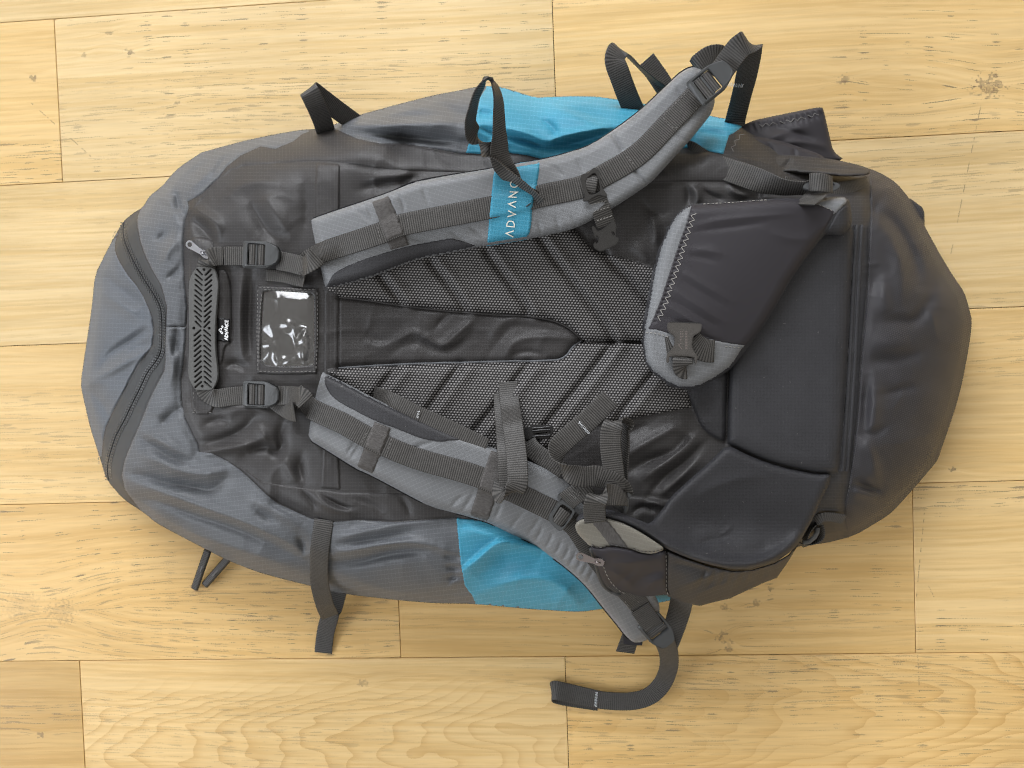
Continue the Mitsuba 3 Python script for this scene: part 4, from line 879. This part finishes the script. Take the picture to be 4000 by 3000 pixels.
# strap loop that stands up from the teal sleeve
ribbon(B + 'loop_webbing', [(2112,795,.193,(-.66,.75,0)),(2060,735,.195,(-.66,.75,0)),(1985,655,.198,(-.66,.75,.05)),(1920,592,.204,(-.64,.7,.25)),(1864,540,.212,(-.55,.45,.65)),(1838,492,.224,(-.2,.12,.96)),(1847,420,.238,(-.12,0,.98)),(1872,350,.246,(-.15,-.1,.97)),(1905,309,.248,(0,-.35,.93)),(1934,345,.242,(-.25,-.12,.95)),(1948,430,.230,(-.35,0,.93)),(1950,520,.217,(-.45,.05,.88)),(1950,590,.206,(-.72,.15,.65)),(1972,655,.198,(-.82,.5,.25)),(2022,718,.192,(-.72,.69,0)),(2085,785,.190,(-.70,.71,0))], w=.0195, step=.0015, label='narrow webbing loop standing up over the teal pocket')
# load strap and adjuster at the upper end of the upper strap
ladder_lock(B + 'ladder_lock', frame(2712, 374, .1775, 2850, 264, 3), label='strap adjuster at the top end of the upper shoulder strap')
ribbon(B + 'load_strap', [(2800,305,.1765,(-.72,.65,0)),(2838,250,.1775,(-.72,.65,0)),(2878,196,.184,(-.72,.65,0)),(2912,168,.186,(-.6,.45,.4)),(2932,182,.172,(-.55,.2,.6)),(2928,235,.155,(-.9,-.1,.3)),(2915,300,.130,(-1,-.18,0)),(2895,380,.095,(-1,-.2,0)),(2872,470,.068,(-1,-.18,0)),(2866,505,.066,(-1,-.18,0))], w=.0225, step=.0016, label='black load strap folded over above the teal pocket')
bartack(B + 'load_strap__bartack', 2842, 330, 2902, 336, z=.1245, n=9, amp=7)
ribbon(B + 'load_strap_tail', [(2716,268,.135,(-.4,.9,0)),(2735,246,.140,(-.5,.8,.2)),(2765,224,.140,(-.4,.8,.3)),(2800,215,.138,(0,.9,.4)),(2830,235,.130,(.3,.8,.3))], w=.02)
ribbon(B + 'compression_loop', [(2488,450,.085,(-.93,-.36,0)),(2462,400,.100,(-.93,-.36,0)),(2420,290,.118,(-.93,-.36,0)),(2402,222,.122,(-.85,.35,.3)),(2425,195,.116,(-.8,.55,.1)),(2470,235,.100,(-.75,.65,0)),(2540,300,.075,(-.8,.6,0)),(2620,390,.055,(-.85,.5,0))], w=.0215, step=.0016, label='black webbing loop beside the upper shoulder strap')
ribbon(B + 'compression_loop_tail', [(2525,232,.070),(2560,280,.066),(2620,370,.060)], w=.0195)
# compression straps near the lid
ribbon(B + 'compression_strap', [(1274,520,.062,(.97,.24,0)),(1262,480,.080,(.97,.24,0)),(1238,420,.104,(.94,.34,0)),(1212,365,.116,(.87,.48,0)),(1205,350,.114,(.84,.54,0)),(1216,352,.108,(.80,.60,0)),(1262,388,.092,(.66,.75,0)),(1325,435,.070,(.58,.81,0)),(1390,482,.050,(.55,.83,0))], w=.0208, step=.0014, label='black webbing loop at the upper edge near the lid')
ribbon(B + 'compression_strap', [(1266,2030,tz(1266,2030,.0015)),(1258,2080,tz(1258,2080,.004)),(1248,2160,tz(1248,2160,.007)),(1246,2230,tz(1246,2230,.012)),(1252,2300,.092,(1,.05,0)),(1266,2355,.072,(.99,.12,0)),(1282,2393,.050,(.95,.3,0)),(1296,2398,.036,(.93,.35,0)),(1310,2350,.034,(.95,.2,-.1)),(1325,2290,.036,(.95,.2,0))], w=.0205, step=.0016, label='black webbing strap running over the lower edge near the lid')
ribbon(B + 'compression_strap_tail', [(1300,2330,.026,(1,.1,0)),(1292,2390,.020),(1272,2470,.008),(1263,2550,.0035)], w=.0215)
bartack(B + 'compression_strap_tail__bartack', 1300, 2400, 1316, 2396, z=.033, n=2, amp=4)
# pull cords by the lower lid edge
for a, bb in (((812,2150),(760,2300)), ((892,2180),(800,2285))):
    (x0, y0), (x1, y1) = a, bb
    ribbon(B + 'pull_tab', [(x0, y0, .018), ((x0 + x1) / 2, (y0 + y1) / 2, .013), (x1, y1, .0045)], w=.0095, th=.0035, label='black pull tab lying on the planks' if x0 < 850 else None)
dashes(B + 'stitching', [[(793,2203),(771,2262)],[(852,2226),(826,2254)]], 'thread_dark', zoff=.0155, L=30, w=5)

# webbing from under the upper strap to the hip belt slider
ribbon(B + 'hip_stabiliser', [(2690,575,.120,(-.3,.95,0)),(2715,612,.130,(.4,.9,0)),(2770,640,.140,(.35,.93,0)),(2860,668,.150,(.3,.95,0)),(2950,700,.158,(.25,.9,.3)),(3040,728,.164,(.1,.5,.8)),(3130,735,.166,(0,.35,.9)),(3190,728,.166,(0,.6,.7))], w=.0225, step=.0016, label='black webbing running from the upper strap to the hip belt')
plate(B + 'hip_slider', [(3137,735),(3140,722),(3156,704),(3172,700),(3250,708),(3272,714),(3283,722),(3278,735),(3248,752),(3232,754),(3150,742)], 'plastic', .172, .0034, 1, [[(3160,718),(3176,708),(3256,716),(3262,724),(3244,734),(3168,728)]], .0009, 'grey strap slider at the upper corner of the hip belt', (1, 0, -6))
ribbon(B + 'hip_slider__webbing', [(3162,712,.178,(.1,-1,0)),(3205,712,.184,(.05,-1,0)),(3250,722,.178,(.1,-1,0))], w=.017)
ribbon(B + 'hip_slider__webbing', [(3200,742,.172,(.9,.3,0)),(3172,775,.180,(.9,.3,0)),(3140,800,.186,(.9,.3,0))], w=.0225)
ribbon(B + 'edge_webbing', [(3060,716,tz(3060,716,.004)),(3150,738,tz(3150,738,.003)),(3280,738,tz(3280,738,.004)),(3340,728,tz(3340,728,.004)),(3392,712,tz(3390,712,.003))], w=.0145)

# black elastic pocket at the upper corner
POUCH = [(2868,522),(2911,484),(2951,468),(3000,458),(3105,436),(3210,416),(3218,432),(3238,520),(3255,592),(3300,625),(3200,640),(3060,612),(2930,606),(2828,603),(2848,560)]
MPF = [(-2.5, 7, [(x, 470 - (x - 2950) * .19 + 5), (x + 14, 470 - (x - 2950) * .19 + 40)]) for x in range(2935, 3200, 22)] + [(4, 22, [(2980,560),(3060,520),(3150,500)]), (-5, 24, [(2900,580),(3000,575),(3120,585)]), (-4, 18, [(3000,500),(3080,510),(3190,560)]), (4, 18, [(3060,560),(3150,555),(3230,580)])]
pad(B + 'elastic_pouch', poly(POUCH, 1), 'nylon_soft', [(2868,522,.070),(2951,468,.078),(3210,416,.085),(3255,592,.080),(3050,600,.095),(2840,600,.092),(3050,510,.086),(3000,458,.080)], 5, 26, 6, folds=MPF, label='black gathered stretch pocket at the upper corner')
dashes(B + 'elastic_pouch__stitching', [[(2962,490),(3050,478),(3130,462),(3208,440)],[(2905,520),(2870,560),(2858,596)]], 'thread_dark', zig=6, L=14)
POUCH2 = [(2911,530),(2969,534),(3060,552),(3135,578),(3206,603),(3235,632),(3180,640),(3000,622),(2880,606),(2868,560)]
pad(B + 'elastic_pouch__rim', poly(POUCH2, 1), 'nylon_soft', [(2911,535,.094),(3206,603,.098),(2880,606,.102),(3100,615,.106),(3060,560,.098)], 5, 18, 6, folds=[(-3, 10, [(2905,560),(2960,585)]), (-3, 10, [(3000,560),(3020,610)]), (-2, 10, [(3100,580),(3110,620)])])
SLEEVE2 = [(2870,604),(2969,601),(3096,606),(3180,612),(3253,622),(3340,640),(3401,660),(3396,684),(3300,690),(3200,682),(3087,676),(3000,668),(2930,650)]
pad(B + 'frame_sleeve', poly(SLEEVE2, 1), 'nylon_black', [(2870,604,.108),(3096,606,.110),(3401,660,.102),(3396,684,.120),(3087,676,.128),(2940,650,.126)], 6, 20, 6, ang=4, folds=[(-4, 9, [(3090,612),(3075,640),(3040,668)]), (-2, 9, [(2960,615),(3020,640)]), (-2, 8, [(3140,655),(3260,660),(3380,668)])], label='dark ripstop sleeve along the upper edge by the base')

# ------------------------------------------------------------------ hip belt: upper wing folded over, showing its outer face
WING = [(2696,797),(2744,794),(2870,787),(3015,776),(3105,774),(3188,784),(3231,769),(3300,768),(3320,784),(3331,880),(3290,922),(3226,914),(3205,936),(3148,1008),(3083,1103),(3026,1208),(2966,1303),(2926,1354),(2895,1392),(2859,1437),(2798,1480),(2744,1508),(2707,1519),(2653,1519),(2606,1498),(2545,1454),(2519,1413),(2510,1345),(2514,1272),(2529,1195),(2555,1056),(2580,962),(2616,875),(2656,822)]
WC = [(2700,800,.172),(2870,790,.172),(3105,776,.170),(3300,770,.162),(3325,880,.156),(3150,1100,.160),(2971,1340,.160),(2859,1437,.163),(2700,1517,.170),(2545,1454,.174),(2512,1345,.174),(2555,1056,.174),(2620,875,.172),(2800,1100,.176),(3000,950,.172),(2700,1350,.177)]
hk = pad(B + 'hip_belt', poly(WING, 1), 'knit', WC, 12, 46, 6, ang=8, label='hip belt wing folded over the back, outer face up')
cord(hk + '__binding', [(2652,822),(2616,875),(2580,962),(2555,1056),(2529,1195),(2514,1272),(2510,1345),(2519,1413),(2545,1454),(2606,1498),(2653,1519),(2707,1519),(2798,1480)], .0013, 'strap_edge', -6)
GREYS = [(2704,800),(2695,799),(2658,824),(2620,877),(2584,964),(2559,1058),(2534,1197),(2519,1273),(2515,1346),(2524,1410),(2549,1449),(2608,1492),(2653,1512),(2706,1512),(2742,1502),(2794,1474),(2855,1431),(2893,1372),(2914,1345),(2823,1332),(2720,1312),(2615,1296),(2563,1281),(2536,1281),(2545,1275),(2590,1170),(2629,1047),(2662,946),(2690,870)]
panel(hk + '__grey_edge', poly(GREYS, 0), 'nylon_light', 1.0, 6, edge=5, ang=8, label='pale grey edge and rounded tip of the folded hip belt wing')
panel(hk + '__grey_corner', poly([(3150,776),(3190,786),(3231,771),(3298,771),(3314,786),(3268,832),(3240,850),(3190,830)], 0), 'nylon_light', 1.0, 6, edge=5, ang=8)
FACE = [(2700,803),(2744,797),(2870,790),(3015,779),(3105,778),(3160,784),(3200,796),(3264,822),(3245,860),(3217,905),(3200,930),(3145,1005),(3080,1100),(3022,1205),(2961,1300),(2914,1352),(2823,1341),(2720,1322),(2613,1306),(2563,1291),(2521,1291),(2534,1279),(2577,1170),(2617,1047),(2650,946),(2678,870)]
zig = [(2712,830),(2700,872),(2676,948),(2646,1047),(2606,1170),(2566,1262)]
ZF = [(-1.7, 4.5, [(x - 22, y + 4), (x - 2, y)]) for x, y in zip(np.interp(np.arange(830, 1270, 17), [830,872,948,1047,1170,1262], [2712,2700,2676,2646,2606,2566]), np.arange(830, 1270, 17))]
FF = ZF + [(1.8, 15, [(2720,880),(2850,855),(3000,842),(3100,836)]), (-1.4, 13, [(2715,905),(2850,888),(2990,870)]), (1.8, 18, [(2700,975),(2770,980),(2830,995)]), (-1.2, 14, [(2690,1000),(2760,1010),(2800,1025)]), (1.8, 16, [(2660,1060),(2760,1120),(2860,1180)]), (-1.6, 14, [(2655,1085),(2740,1140),(2830,1200)]), (2.0, 16, [(2625,1130),(2720,1190),(2830,1260)]), (-1.6, 13, [(2620,1165),(2700,1215),(2790,1270)]), (1.6, 13, [(2600,1190),(2680,1240),(2760,1290)]), (1.6, 22, [(3000,900),(3080,930),(3180,930)]), (-1.2, 16, [(2590,1230),(2650,1260),(2700,1300)]), (-2.0, 12, [(2730,1300),(2790,1330),(2830,1335)])]
panel(hk + '__face', poly(FACE, 0), 'nylon_soft', 1.6, 5, edge=8, folds=FF, label='dark stretch cloth of the folded hip belt wing')
dashes(hk + '__stitching', [zig], 'thread_light', zig=9, L=13, lift=2.1, w=2.4)
dashes(hk + '__stitching', [[(2745,797),(2870,789),(3000,780)],[(2521,1300),(2563,1302),(2612,1318)],[(2830,1352),(2890,1358)],[(3150,788),(3200,800),(3262,830)]], 'thread_light', lift=2.0)
SIDE = [(3320,790),(3331,880),(3290,925),(3255,930),(3225,912),(3250,866),(3270,824)]
panel(hk + '__side', poly(SIDE, 1), 'knit', 1.0, 6, edge=4)
# buckle on that wing
bz = tz(2690, 1380, .0030)
ribbon(hk + '__webbing', [(2700,1330,tz(2700,1330,.003),(-.6,-.8,0)),(2745,1365,tz(2745,1365,.003),(-.55,-.8,0)),(2790,1372,tz(2790,1372,.003),(-.5,-.85,0))], w=.0215)
ribbon(hk + '__webbing', [(2640,1330,bz - .002,(0,-1,0)),(2620,1345,bz - .002,(0,-1,0)),(2600,1350,bz - .002,(0,-1,0))], w=.017)
ribbon(hk + '__webbing', [(2668,1385,bz + .001),(2667,1400,bz + .0045),(2666,1422,bz + .0045),(2670,1440,bz),(2680,1442,bz - .003)], w=.0188, step=.0010)
bk = plate(B + 'hip_buckle', [(2608,1263),(2614,1258),(2735,1263),(2743,1268),(2741,1290),(2734,1300),(2712,1312),(2707,1325),(2704,1350),(2710,1370),(2726,1390),(2724,1412),(2720,1426),(2715,1414),(2711,1394),(2617,1390),(2614,1414),(2608,1420),(2604,1408),(2606,1382),(2624,1366),(2633,1352),(2637,1330),(2635,1314),(2612,1296),(2608,1284)], 'plastic_bronze', bz, .0068, 1, b=.0018, label='bronze grey female buckle on the folded hip belt wing')
plate(bk + '__mouth', [(2618,1256),(2733,1259),(2732,1268),(2618,1265)], 'plastic_black', bz + .001, .0045, 0, b=.0005)
tzb = bz + .0069
def mark(l, r=1.1):
    g = LineString(l).buffer(r, cap_style='flat', join_style='mitre')
    pts, tri, nb, g = mesh_points(g, 2.5)
    return P(pts[:, 0], pts[:, 1], np.full(len(pts), tzb)), tri
ms = [mark([(2664,1364),(2651,1347),(2662,1340)], 1.3)]
for y in range(1296, 1336, 6): ms.append(mark([(2656,y),(2662,y)], 1.4))
for y in range(1296, 1316, 6): ms.append(mark([(2665,y),(2669,y)], 1.4))
for y in range(1296, 1366, 6): ms.append(mark([(2676,y),(2685,y)], 1.5))
off = np.cumsum([0] + [len(m[0]) for m in ms])
put(bk + '__moulded_mark', (np.vstack([m[0] for m in ms]), np.vstack([m[1] + o for m, o in zip(ms, off)])), 'gunmetal', False)

# ------------------------------------------------------------------ hip belt: lower wing standing open, padded inner face up
LW = [(2840,1736),(2916,1775),(2988,1803),(3079,1828),(3187,1848),(3249,1849),(3241,1888),(3205,1960),(3180,2018),(3144,2083),(3115,2131),(3079,2163),(3024,2195),(2934,2221),(2862,2224),(2771,2206),(2681,2177),(2603,2143),(2548,2105),(2480,2064),(2425,2038),(2368,2022),(2300,2030),(2262,2044),(2250,2032),(2262,2012),(2290,1994),(2330,1986),(2368,1989),(2407,1997),(2462,2018),(2509,2036),(2538,2048),(2590,1986),(2616,1946),(2692,1874),(2771,1805)]
LWC = [(2840,1736,.153),(2988,1803,.149),(3249,1849,.142),(3205,1960,.136),(3144,2083,.128),(3079,2163,.142),(2934,2221,.166),(2771,2206,.182),(2603,2143,.190),(2480,2064,.192),(2368,2022,.190),(2262,2030,.186),(2300,1995,.184),(2407,1997,.188),(2509,2036,.184),(2560,2020,.172),(2616,1946,.160),(2771,1805,.154),(2900,1900,.146),(3050,1960,.137),(2750,1970,.147),(2700,2080,.152),(2850,2100,.143),(2960,2130,.142),(2620,2080,.168),(3060,2080,.131)]
lk = pad(B + 'hip_belt', poly(LW, 1), 'knit', LWC, 9, 34, 6, folds=[(4, 20, [(2300,2010),(2400,2015),(2480,2050),(2600,2125),(2700,2162),(2800,2190),(2900,2200),(2990,2185),(3060,2145),(3110,2100)], 'g'), (-3, 30, [(2560,2060),(2640,2110),(2760,2150),(2880,2165),(2980,2150)], 'g'), (1.2, 12, [(2780,2108),(2825,2085),(2860,2050)]), (-3.5, 18, [(2720,2125),(2780,2110),(2840,2090)]), (2, 30, [(2700,1950),(2850,1880),(3000,1860)])], label='open hip belt wing with its padded inner face up')
# outer face and pocket of that wing, hanging below the rim
GUS = [(3249,1860),(3200,1975),(3144,2090),(3079,2168),(3024,2200),(2934,2227),(2862,2230),(2771,2212),(2681,2183),(2603,2149),(2601,2300),(2610,2330),(2660,2352),(2733,2367),(2790,2352),(2850,2338),(2985,2276),(3035,2257),(3078,2195),(3118,2128),(3185,2010)]
GF = [(-3, 9, [(x, 2216 - abs(x - 2850) * .12), (x - 14, 2262), (x - 40, 2300)]) for x in (2760,2800,2838,2874,2912,2948,2990)] + [(4, 18, [(2640,2300),(2740,2262),(2840,2230)]), (-5, 20, [(2630,2200),(2700,2215),(2780,2240)]), (3, 14, [(2700,2340),(2800,2290),(2880,2270)]), (-3, 14, [(2860,2320),(2940,2270),(3020,2220)])]
pad(lk + '__gusset', poly(GUS, 0), 'nylon_black', [(3249,1860,.135),(3144,2090,.128),(3079,2168,.140),(2934,2227,.160),(2771,2212,.176),(2603,2149,.184),(2601,2300,.140),(2610,2330,.128),(2733,2367,.110),(2850,2338,.104),(3035,2257,.098),(3118,2128,.108),(2850,2290,.136),(2700,2270,.158)], 5, 24, 6, ang=-20, folds=GF, label='dark shiny cloth under the rim of the open hip belt wing')
POC = [(2303,2132),(2346,2143),(2382,2134),(2462,2147),(2498,2159),(2552,2163),(2603,2148),(2606,2210),(2607,2300),(2618,2332),(2600,2322),(2556,2328),(2459,2332),(2412,2328),(2376,2313),(2350,2287),(2336,2250),(2322,2205),(2306,2165)]
PF = [(-5, 22, [(2470,2300),(2500,2260),(2560,2235),(2600,2230)]), (4, 22, [(2380,2200),(2450,2200),(2540,2190)]), (-4, 16, [(2400,2290),(2460,2240),(2490,2215)]), (5, 22, [(2360,2220),(2420,2250),(2470,2290)]), (4, 20, [(2520,2310),(2560,2270),(2605,2265)])]
pk = pad(lk + '__pocket', poly(POC, 1), 'nylon_soft', [(2303,2132,.182),(2462,2147,.190),(2603,2148,.188),(2607,2300,.142),(2459,2332,.118),(2350,2287,.135),(2336,2250,.148),(2450,2240,.160)], 7, 30, 6, folds=PF, label='zipped dark pocket of the open hip belt wing')
dashes(B + 'stitching', [[(2601,2152),(2603,2206),(2604,2300),(2612,2328)],[(2352,2180),(2372,2250),(2410,2300),(2440,2318)]], 'thread_light', lift=.8, w=2.4)
cord(lk + '__pocket_zip', [(2308,2140),(2326,2200),(2342,2250),(2358,2284),(2385,2308),(2420,2322)], .0022, 'tape', -1.5)
zip_puller(lk + '__zip_puller', frame(2330, 2192, tz(2336,2192,.004), 2240, 2160, 8), .021, 'gunmetal', label='gunmetal zip puller of the hip belt pocket')
TIP = [(2254,2038),(2280,2026),(2330,2022),(2368,2024),(2425,2040),(2480,2066),(2548,2108),(2601,2145),(2552,2164),(2498,2160),(2462,2148),(2382,2134),(2346,2145),(2303,2133),(2281,2111),(2256,2085),(2245,2056)]
tk = pad(lk + '__tip', poly(TIP, 1), 'nylon_cream', [(2250,2045,.192),(2368,2022,.198),(2480,2066,.200),(2601,2145,.196),(2498,2160,.186),(2346,2145,.180),(2256,2085,.184)], 4, 22, 5, ang=14, label='pale grey reinforced tip of the open hip belt wing')
panel(lk + '__tip_band', poly([(2290,2020),(2366,2022),(2420,2090),(2462,2146),(2382,2133),(2335,2070)], 0), 'elastic', 1.3, 5, edge=3)
dashes(B + 'stitching', [[(2298,2032),(2366,2034)],[(2386,2126),(2452,2138)],[(2310,2128),(2346,2139),(2378,2128)],[(2470,2142),(2500,2154),(2550,2157),(2590,2147)]], 'thread_dark', lift=1.7)
# its webbing: a loop from the tip to the buckle, then the long twisted free end
ribbon(B + 'hip_webbing', [(2326,2040,.206,(1,0,0)),(2322,2000,.212,(1,.03,0)),(2326,1960,.218,(1,.1,0)),(2346,1935,.214,(.9,.25,-.3)),(2400,1932,.204,(.45,.5,-.7)),(2448,1936,.190,(.3,.6,-.7))], w=.0205, step=.0014)
ribbon(B + 'hip_webbing', [(2438,1925,.188,(.1,.6,.7)),(2400,1885,.196,(.3,.8,.4)),(2330,1860,.200,(.15,.98,.1)),(2270,1862,.204,(0,.98,.2)),(2210,1838,.206,(-.35,.85,.4)),(2172,1790,.200,(-.6,.5,.65)),(2190,1735,.192,(-.75,.62,.1)),(2240,1690,.188,(-.62,.78,0)),(2300,1640,.184,(-.62,.78,0)),(2360,1580,.182,(-.64,.77,0)),(2384,1556,.181,(-.64,.77,0))], w=.0205, step=.0014, label='twisted free end of the hip belt webbing with a white bartack')
bartack(B + 'hip_webbing__bartack', 2262, 1650, 2300, 1694, z=.1875, n=9, amp=5)
hz = .180
plate(B + 'hip_adjuster', [(2452,1888),(2460,1885),(2467,1900),(2468,1935),(2462,1948),(2452,1940),(2448,1915)], 'plastic', hz + .006, .006, 1, b=.0016, label='grey buckle end behind the open hip belt tip')
put(B + 'hip_adjuster__pin', tube(P([2449,2449,2447,2443], [1938,1965,1985,2005], hz + .008), .0022), 'plastic', True)
plate(B + 'hip_adjuster__frame', [(2392,1948),(2412,1946),(2424,1952),(2432,1975),(2440,2004),(2424,2004),(2410,1990),(2394,1985)], 'plastic_black', hz - .006, .005, 1, b=.001)

# ------------------------------------------------------------------ straps hanging over the lower shoulder strap
ribbon(B + 'hanging_strap', [(1984,1492,tz(1984,1492,.0022)),(1992,1580,tz(1992,1580,.004)),(2006,1680,.186),(2018,1780,.196),(2022,1850,.202),(2014,1905,.203,(.9,.42,0)),(1985,1932,.198,(.8,.55,.2)),(1960,1930,.190,(.8,.5,.2)),(1968,1890,.186,(.95,.3,0))], w=.0198, step=.0015, label='webbing strap folded over the lower shoulder strap')
ribbon(B + 'hanging_strap_under', [(1962,1500,tz(1970,1500,.0006)),(1966,1600,tz(1966,1600,.002)),(1978,1750,.188),(1988,1900,.194)], w=.0185)
mbz = tz(2105, 1690, .004)
plate(B + 'male_buckle', [(2048,1672),(2072,1668),(2078,1664),(2140,1660),(2160,1664),(2162,1690),(2150,1706),(2140,1712),(2076,1716),(2068,1720),(2050,1716)], 'plastic_black', mbz, .007, 1, [[(2084,1694),(2150,1686),(2150,1690),(2084,1698)]], .0016, 'glossy black male buckle on the lower mesh pad')
for y0, y1 in ((1674, 1668), (1684, 1678), (1706, 1700)):
    put(B + 'male_buckle__rib', tube(P([2080, 2110, 2148], [y0, (y0 + y1) / 2, y1], mbz + .0072), .0011), 'plastic_black', True)
ribbon(B + 'male_buckle__webbing', [(2020,1690,mbz),(2060,1692,mbz + .003)], w=.011)
ribbon(B + 'sternum_webbing', [(2060,1725,.166),(2090,1765,.170),(2140,1800,.174),(2200,1845,.178)], w=.018)
ribbon(B + 'standing_loop', [(2405,1915,.194,(1,.05,0)),(2398,1850,.199,(1,.05,0)),(2386,1760,.204,(1,.05,0)),(2386,1690,.206,(.97,.25,0)),(2398,1655,.206,(.95,.3,.1)),(2430,1645,.200,(.6,.3,.7)),(2446,1665,.192,(.2,.1,.95)),(2442,1740,.188,(.35,.05,.9)),(2434,1840,.184,(.4,0,.9)),(2430,1900,.182,(.5,0,.85))], w=.0195, step=.0015, label='webbing loop standing beside the twisted strap end')
# slider on the lower strap with its sewn webbing
k = plate(B + 'sternum_slider', [(2141,2030),(2146,2012),(2162,1990),(2180,1966),(2190,1952),(2202,1953),(2212,1965),(2232,1980),(2245,1990),(2246,2004),(2230,2030),(2215,2050),(2196,2073),(2184,2076),(2160,2055)], 'plastic', tz(2195,2015,.0022), .0044, 1, [[(2154,2030),(2188,1974),(2200,1970),(2236,1996),(2234,2008),(2204,2056),(2192,2060)]], .0009, label='grey slider on the webbing of the lower shoulder strap')
ribbon(k + '__webbing', [(2165,2000,tz(2165,2000,.0015)),(2180,2012,tz(2180,2012,.0055)),(2208,2032,tz(2208,2032,.0055)),(2222,2044,tz(2222,2044,.0015))], w=.0165)
plate(k + '__hook', [(2176,1950),(2180,1930),(2196,1924),(2208,1928),(2198,1938),(2192,1950),(2184,1958)], 'plastic', tz(2190,1940,.002), .004, 1, b=.001)
ribbon(B + 'sternum_strap', [(2208,1965,tz(2208,1965,.004),(.7,-.7,0)),(2235,1940,.190,(.72,-.7,0)),(2270,1915,.194,(.72,-.7,0)),(2300,1890,.192,(.72,-.7,0))], w=.0195)
dashes(B + 'stitching', [[(2226,1912),(2262,1936)],[(2222,1928),(2256,1950)],[(2238,1905),(2272,1930)]], 'thread_dark', zoff=.1958, L=5, gap=4)

# ------------------------------------------------------------------ free strap ends on the floor by the lower strap
ladder_lock(B + 'ladder_lock', frame(2526, 2414, .1085, 2632, 2546, -20), label='strap adjuster at the lower shoulder strap, over the floor')
ribbon(B + 'adjuster_webbing', [(2500,2375,tz(2500,2375,.002)),(2520,2402,tz(2520,2402,.004)),(2540,2430,.1095),(2555,2450,.106)], w=.0215)
ribbon(B + 'floor_strap', [(2592,2500,.086),(2609,2540,.066),(2614,2590,.042),(2598,2650,.022),(2560,2702,.013),(2500,2733,.0105),(2430,2740,.0095),(2340,2733,.009),(2250,2714,.0095,(.2,-.95,.2)),(2172,2696,.012,(.15,-.9,.45)),(2157,2699,.010,(.1,-.85,.5)),(2175,2712,.005,(.15,-.9,.3)),(2250,2728,.0035,(.2,-.97,.1)),(2338,2742,.003,(.12,-.98,0))], w=.0212, step=.0016, label='black free strap end curving over the planks, with a white bartack')
bartack(B + 'floor_strap__bartack', 2331, 2704, 2326, 2760, z=.0112, n=9, amp=5)
ribbon(B + 'load_strap', [(2662,2345,.100,(.9,-.45,0)),(2650,2400,.085,(.95,-.3,0)),(2630,2460,.074,(.95,-.3,0)),(2606,2520,.066,(.9,-.4,0))], w=.0235)
ribbon(B + 'short_tail', [(2480,2440,.030,(.93,.37,0)),(2462,2490,.020,(.93,.37,0)),(2442,2548,.012,(.93,.37,0))], w=.0225, label='short cut webbing end on the planks')
plate(B + 'strap_tab', [(2434,2478),(2445,2482),(2510,2510),(2508,2522),(2470,2520),(2436,2516)], 'nylon_soft', .040, .002, 0, b=.0004)
# small webbing ring at the lower corner of the base
ribbon(B + 'base_ring', [(3140,2110,.100,(.2,.5,.8)),(3170,2060,.108,(.3,.4,.85)),(3195,2045,.108,(.3,.2,.9)),(3205,2070,.104,(.3,.1,.9)),(3192,2105,.098,(.3,.2,.9)),(3160,2125,.094,(.2,.3,.9)),(3130,2128,.090,(.2,.4,.85))], w=.014, step=.0014, label='small webbing ring at the lower corner of the base')
put(B + 'base_ring__ring', tube(P([3136,3160,3182,3192,3194], [2120,2116,2098,2078,2060], .108), .0026), 'rubber', True)
ribbon(B + 'base_ring__tab', [(3185,2035,.118,(.1,.9,.3)),(3220,2020,.122,(.1,.9,.3)),(3260,2022,.118,(.05,.9,.4)),(3296,2030,.112,(0,.9,.4))], w=.011)
TIE = [(3552,772),(3602,809),(3611,830),(3612,882),(3590,900),(3570,850)]
panel(B + 'corner_tab', poly(TIE, 0), 'cordura', 2.5, 6, edge=8)
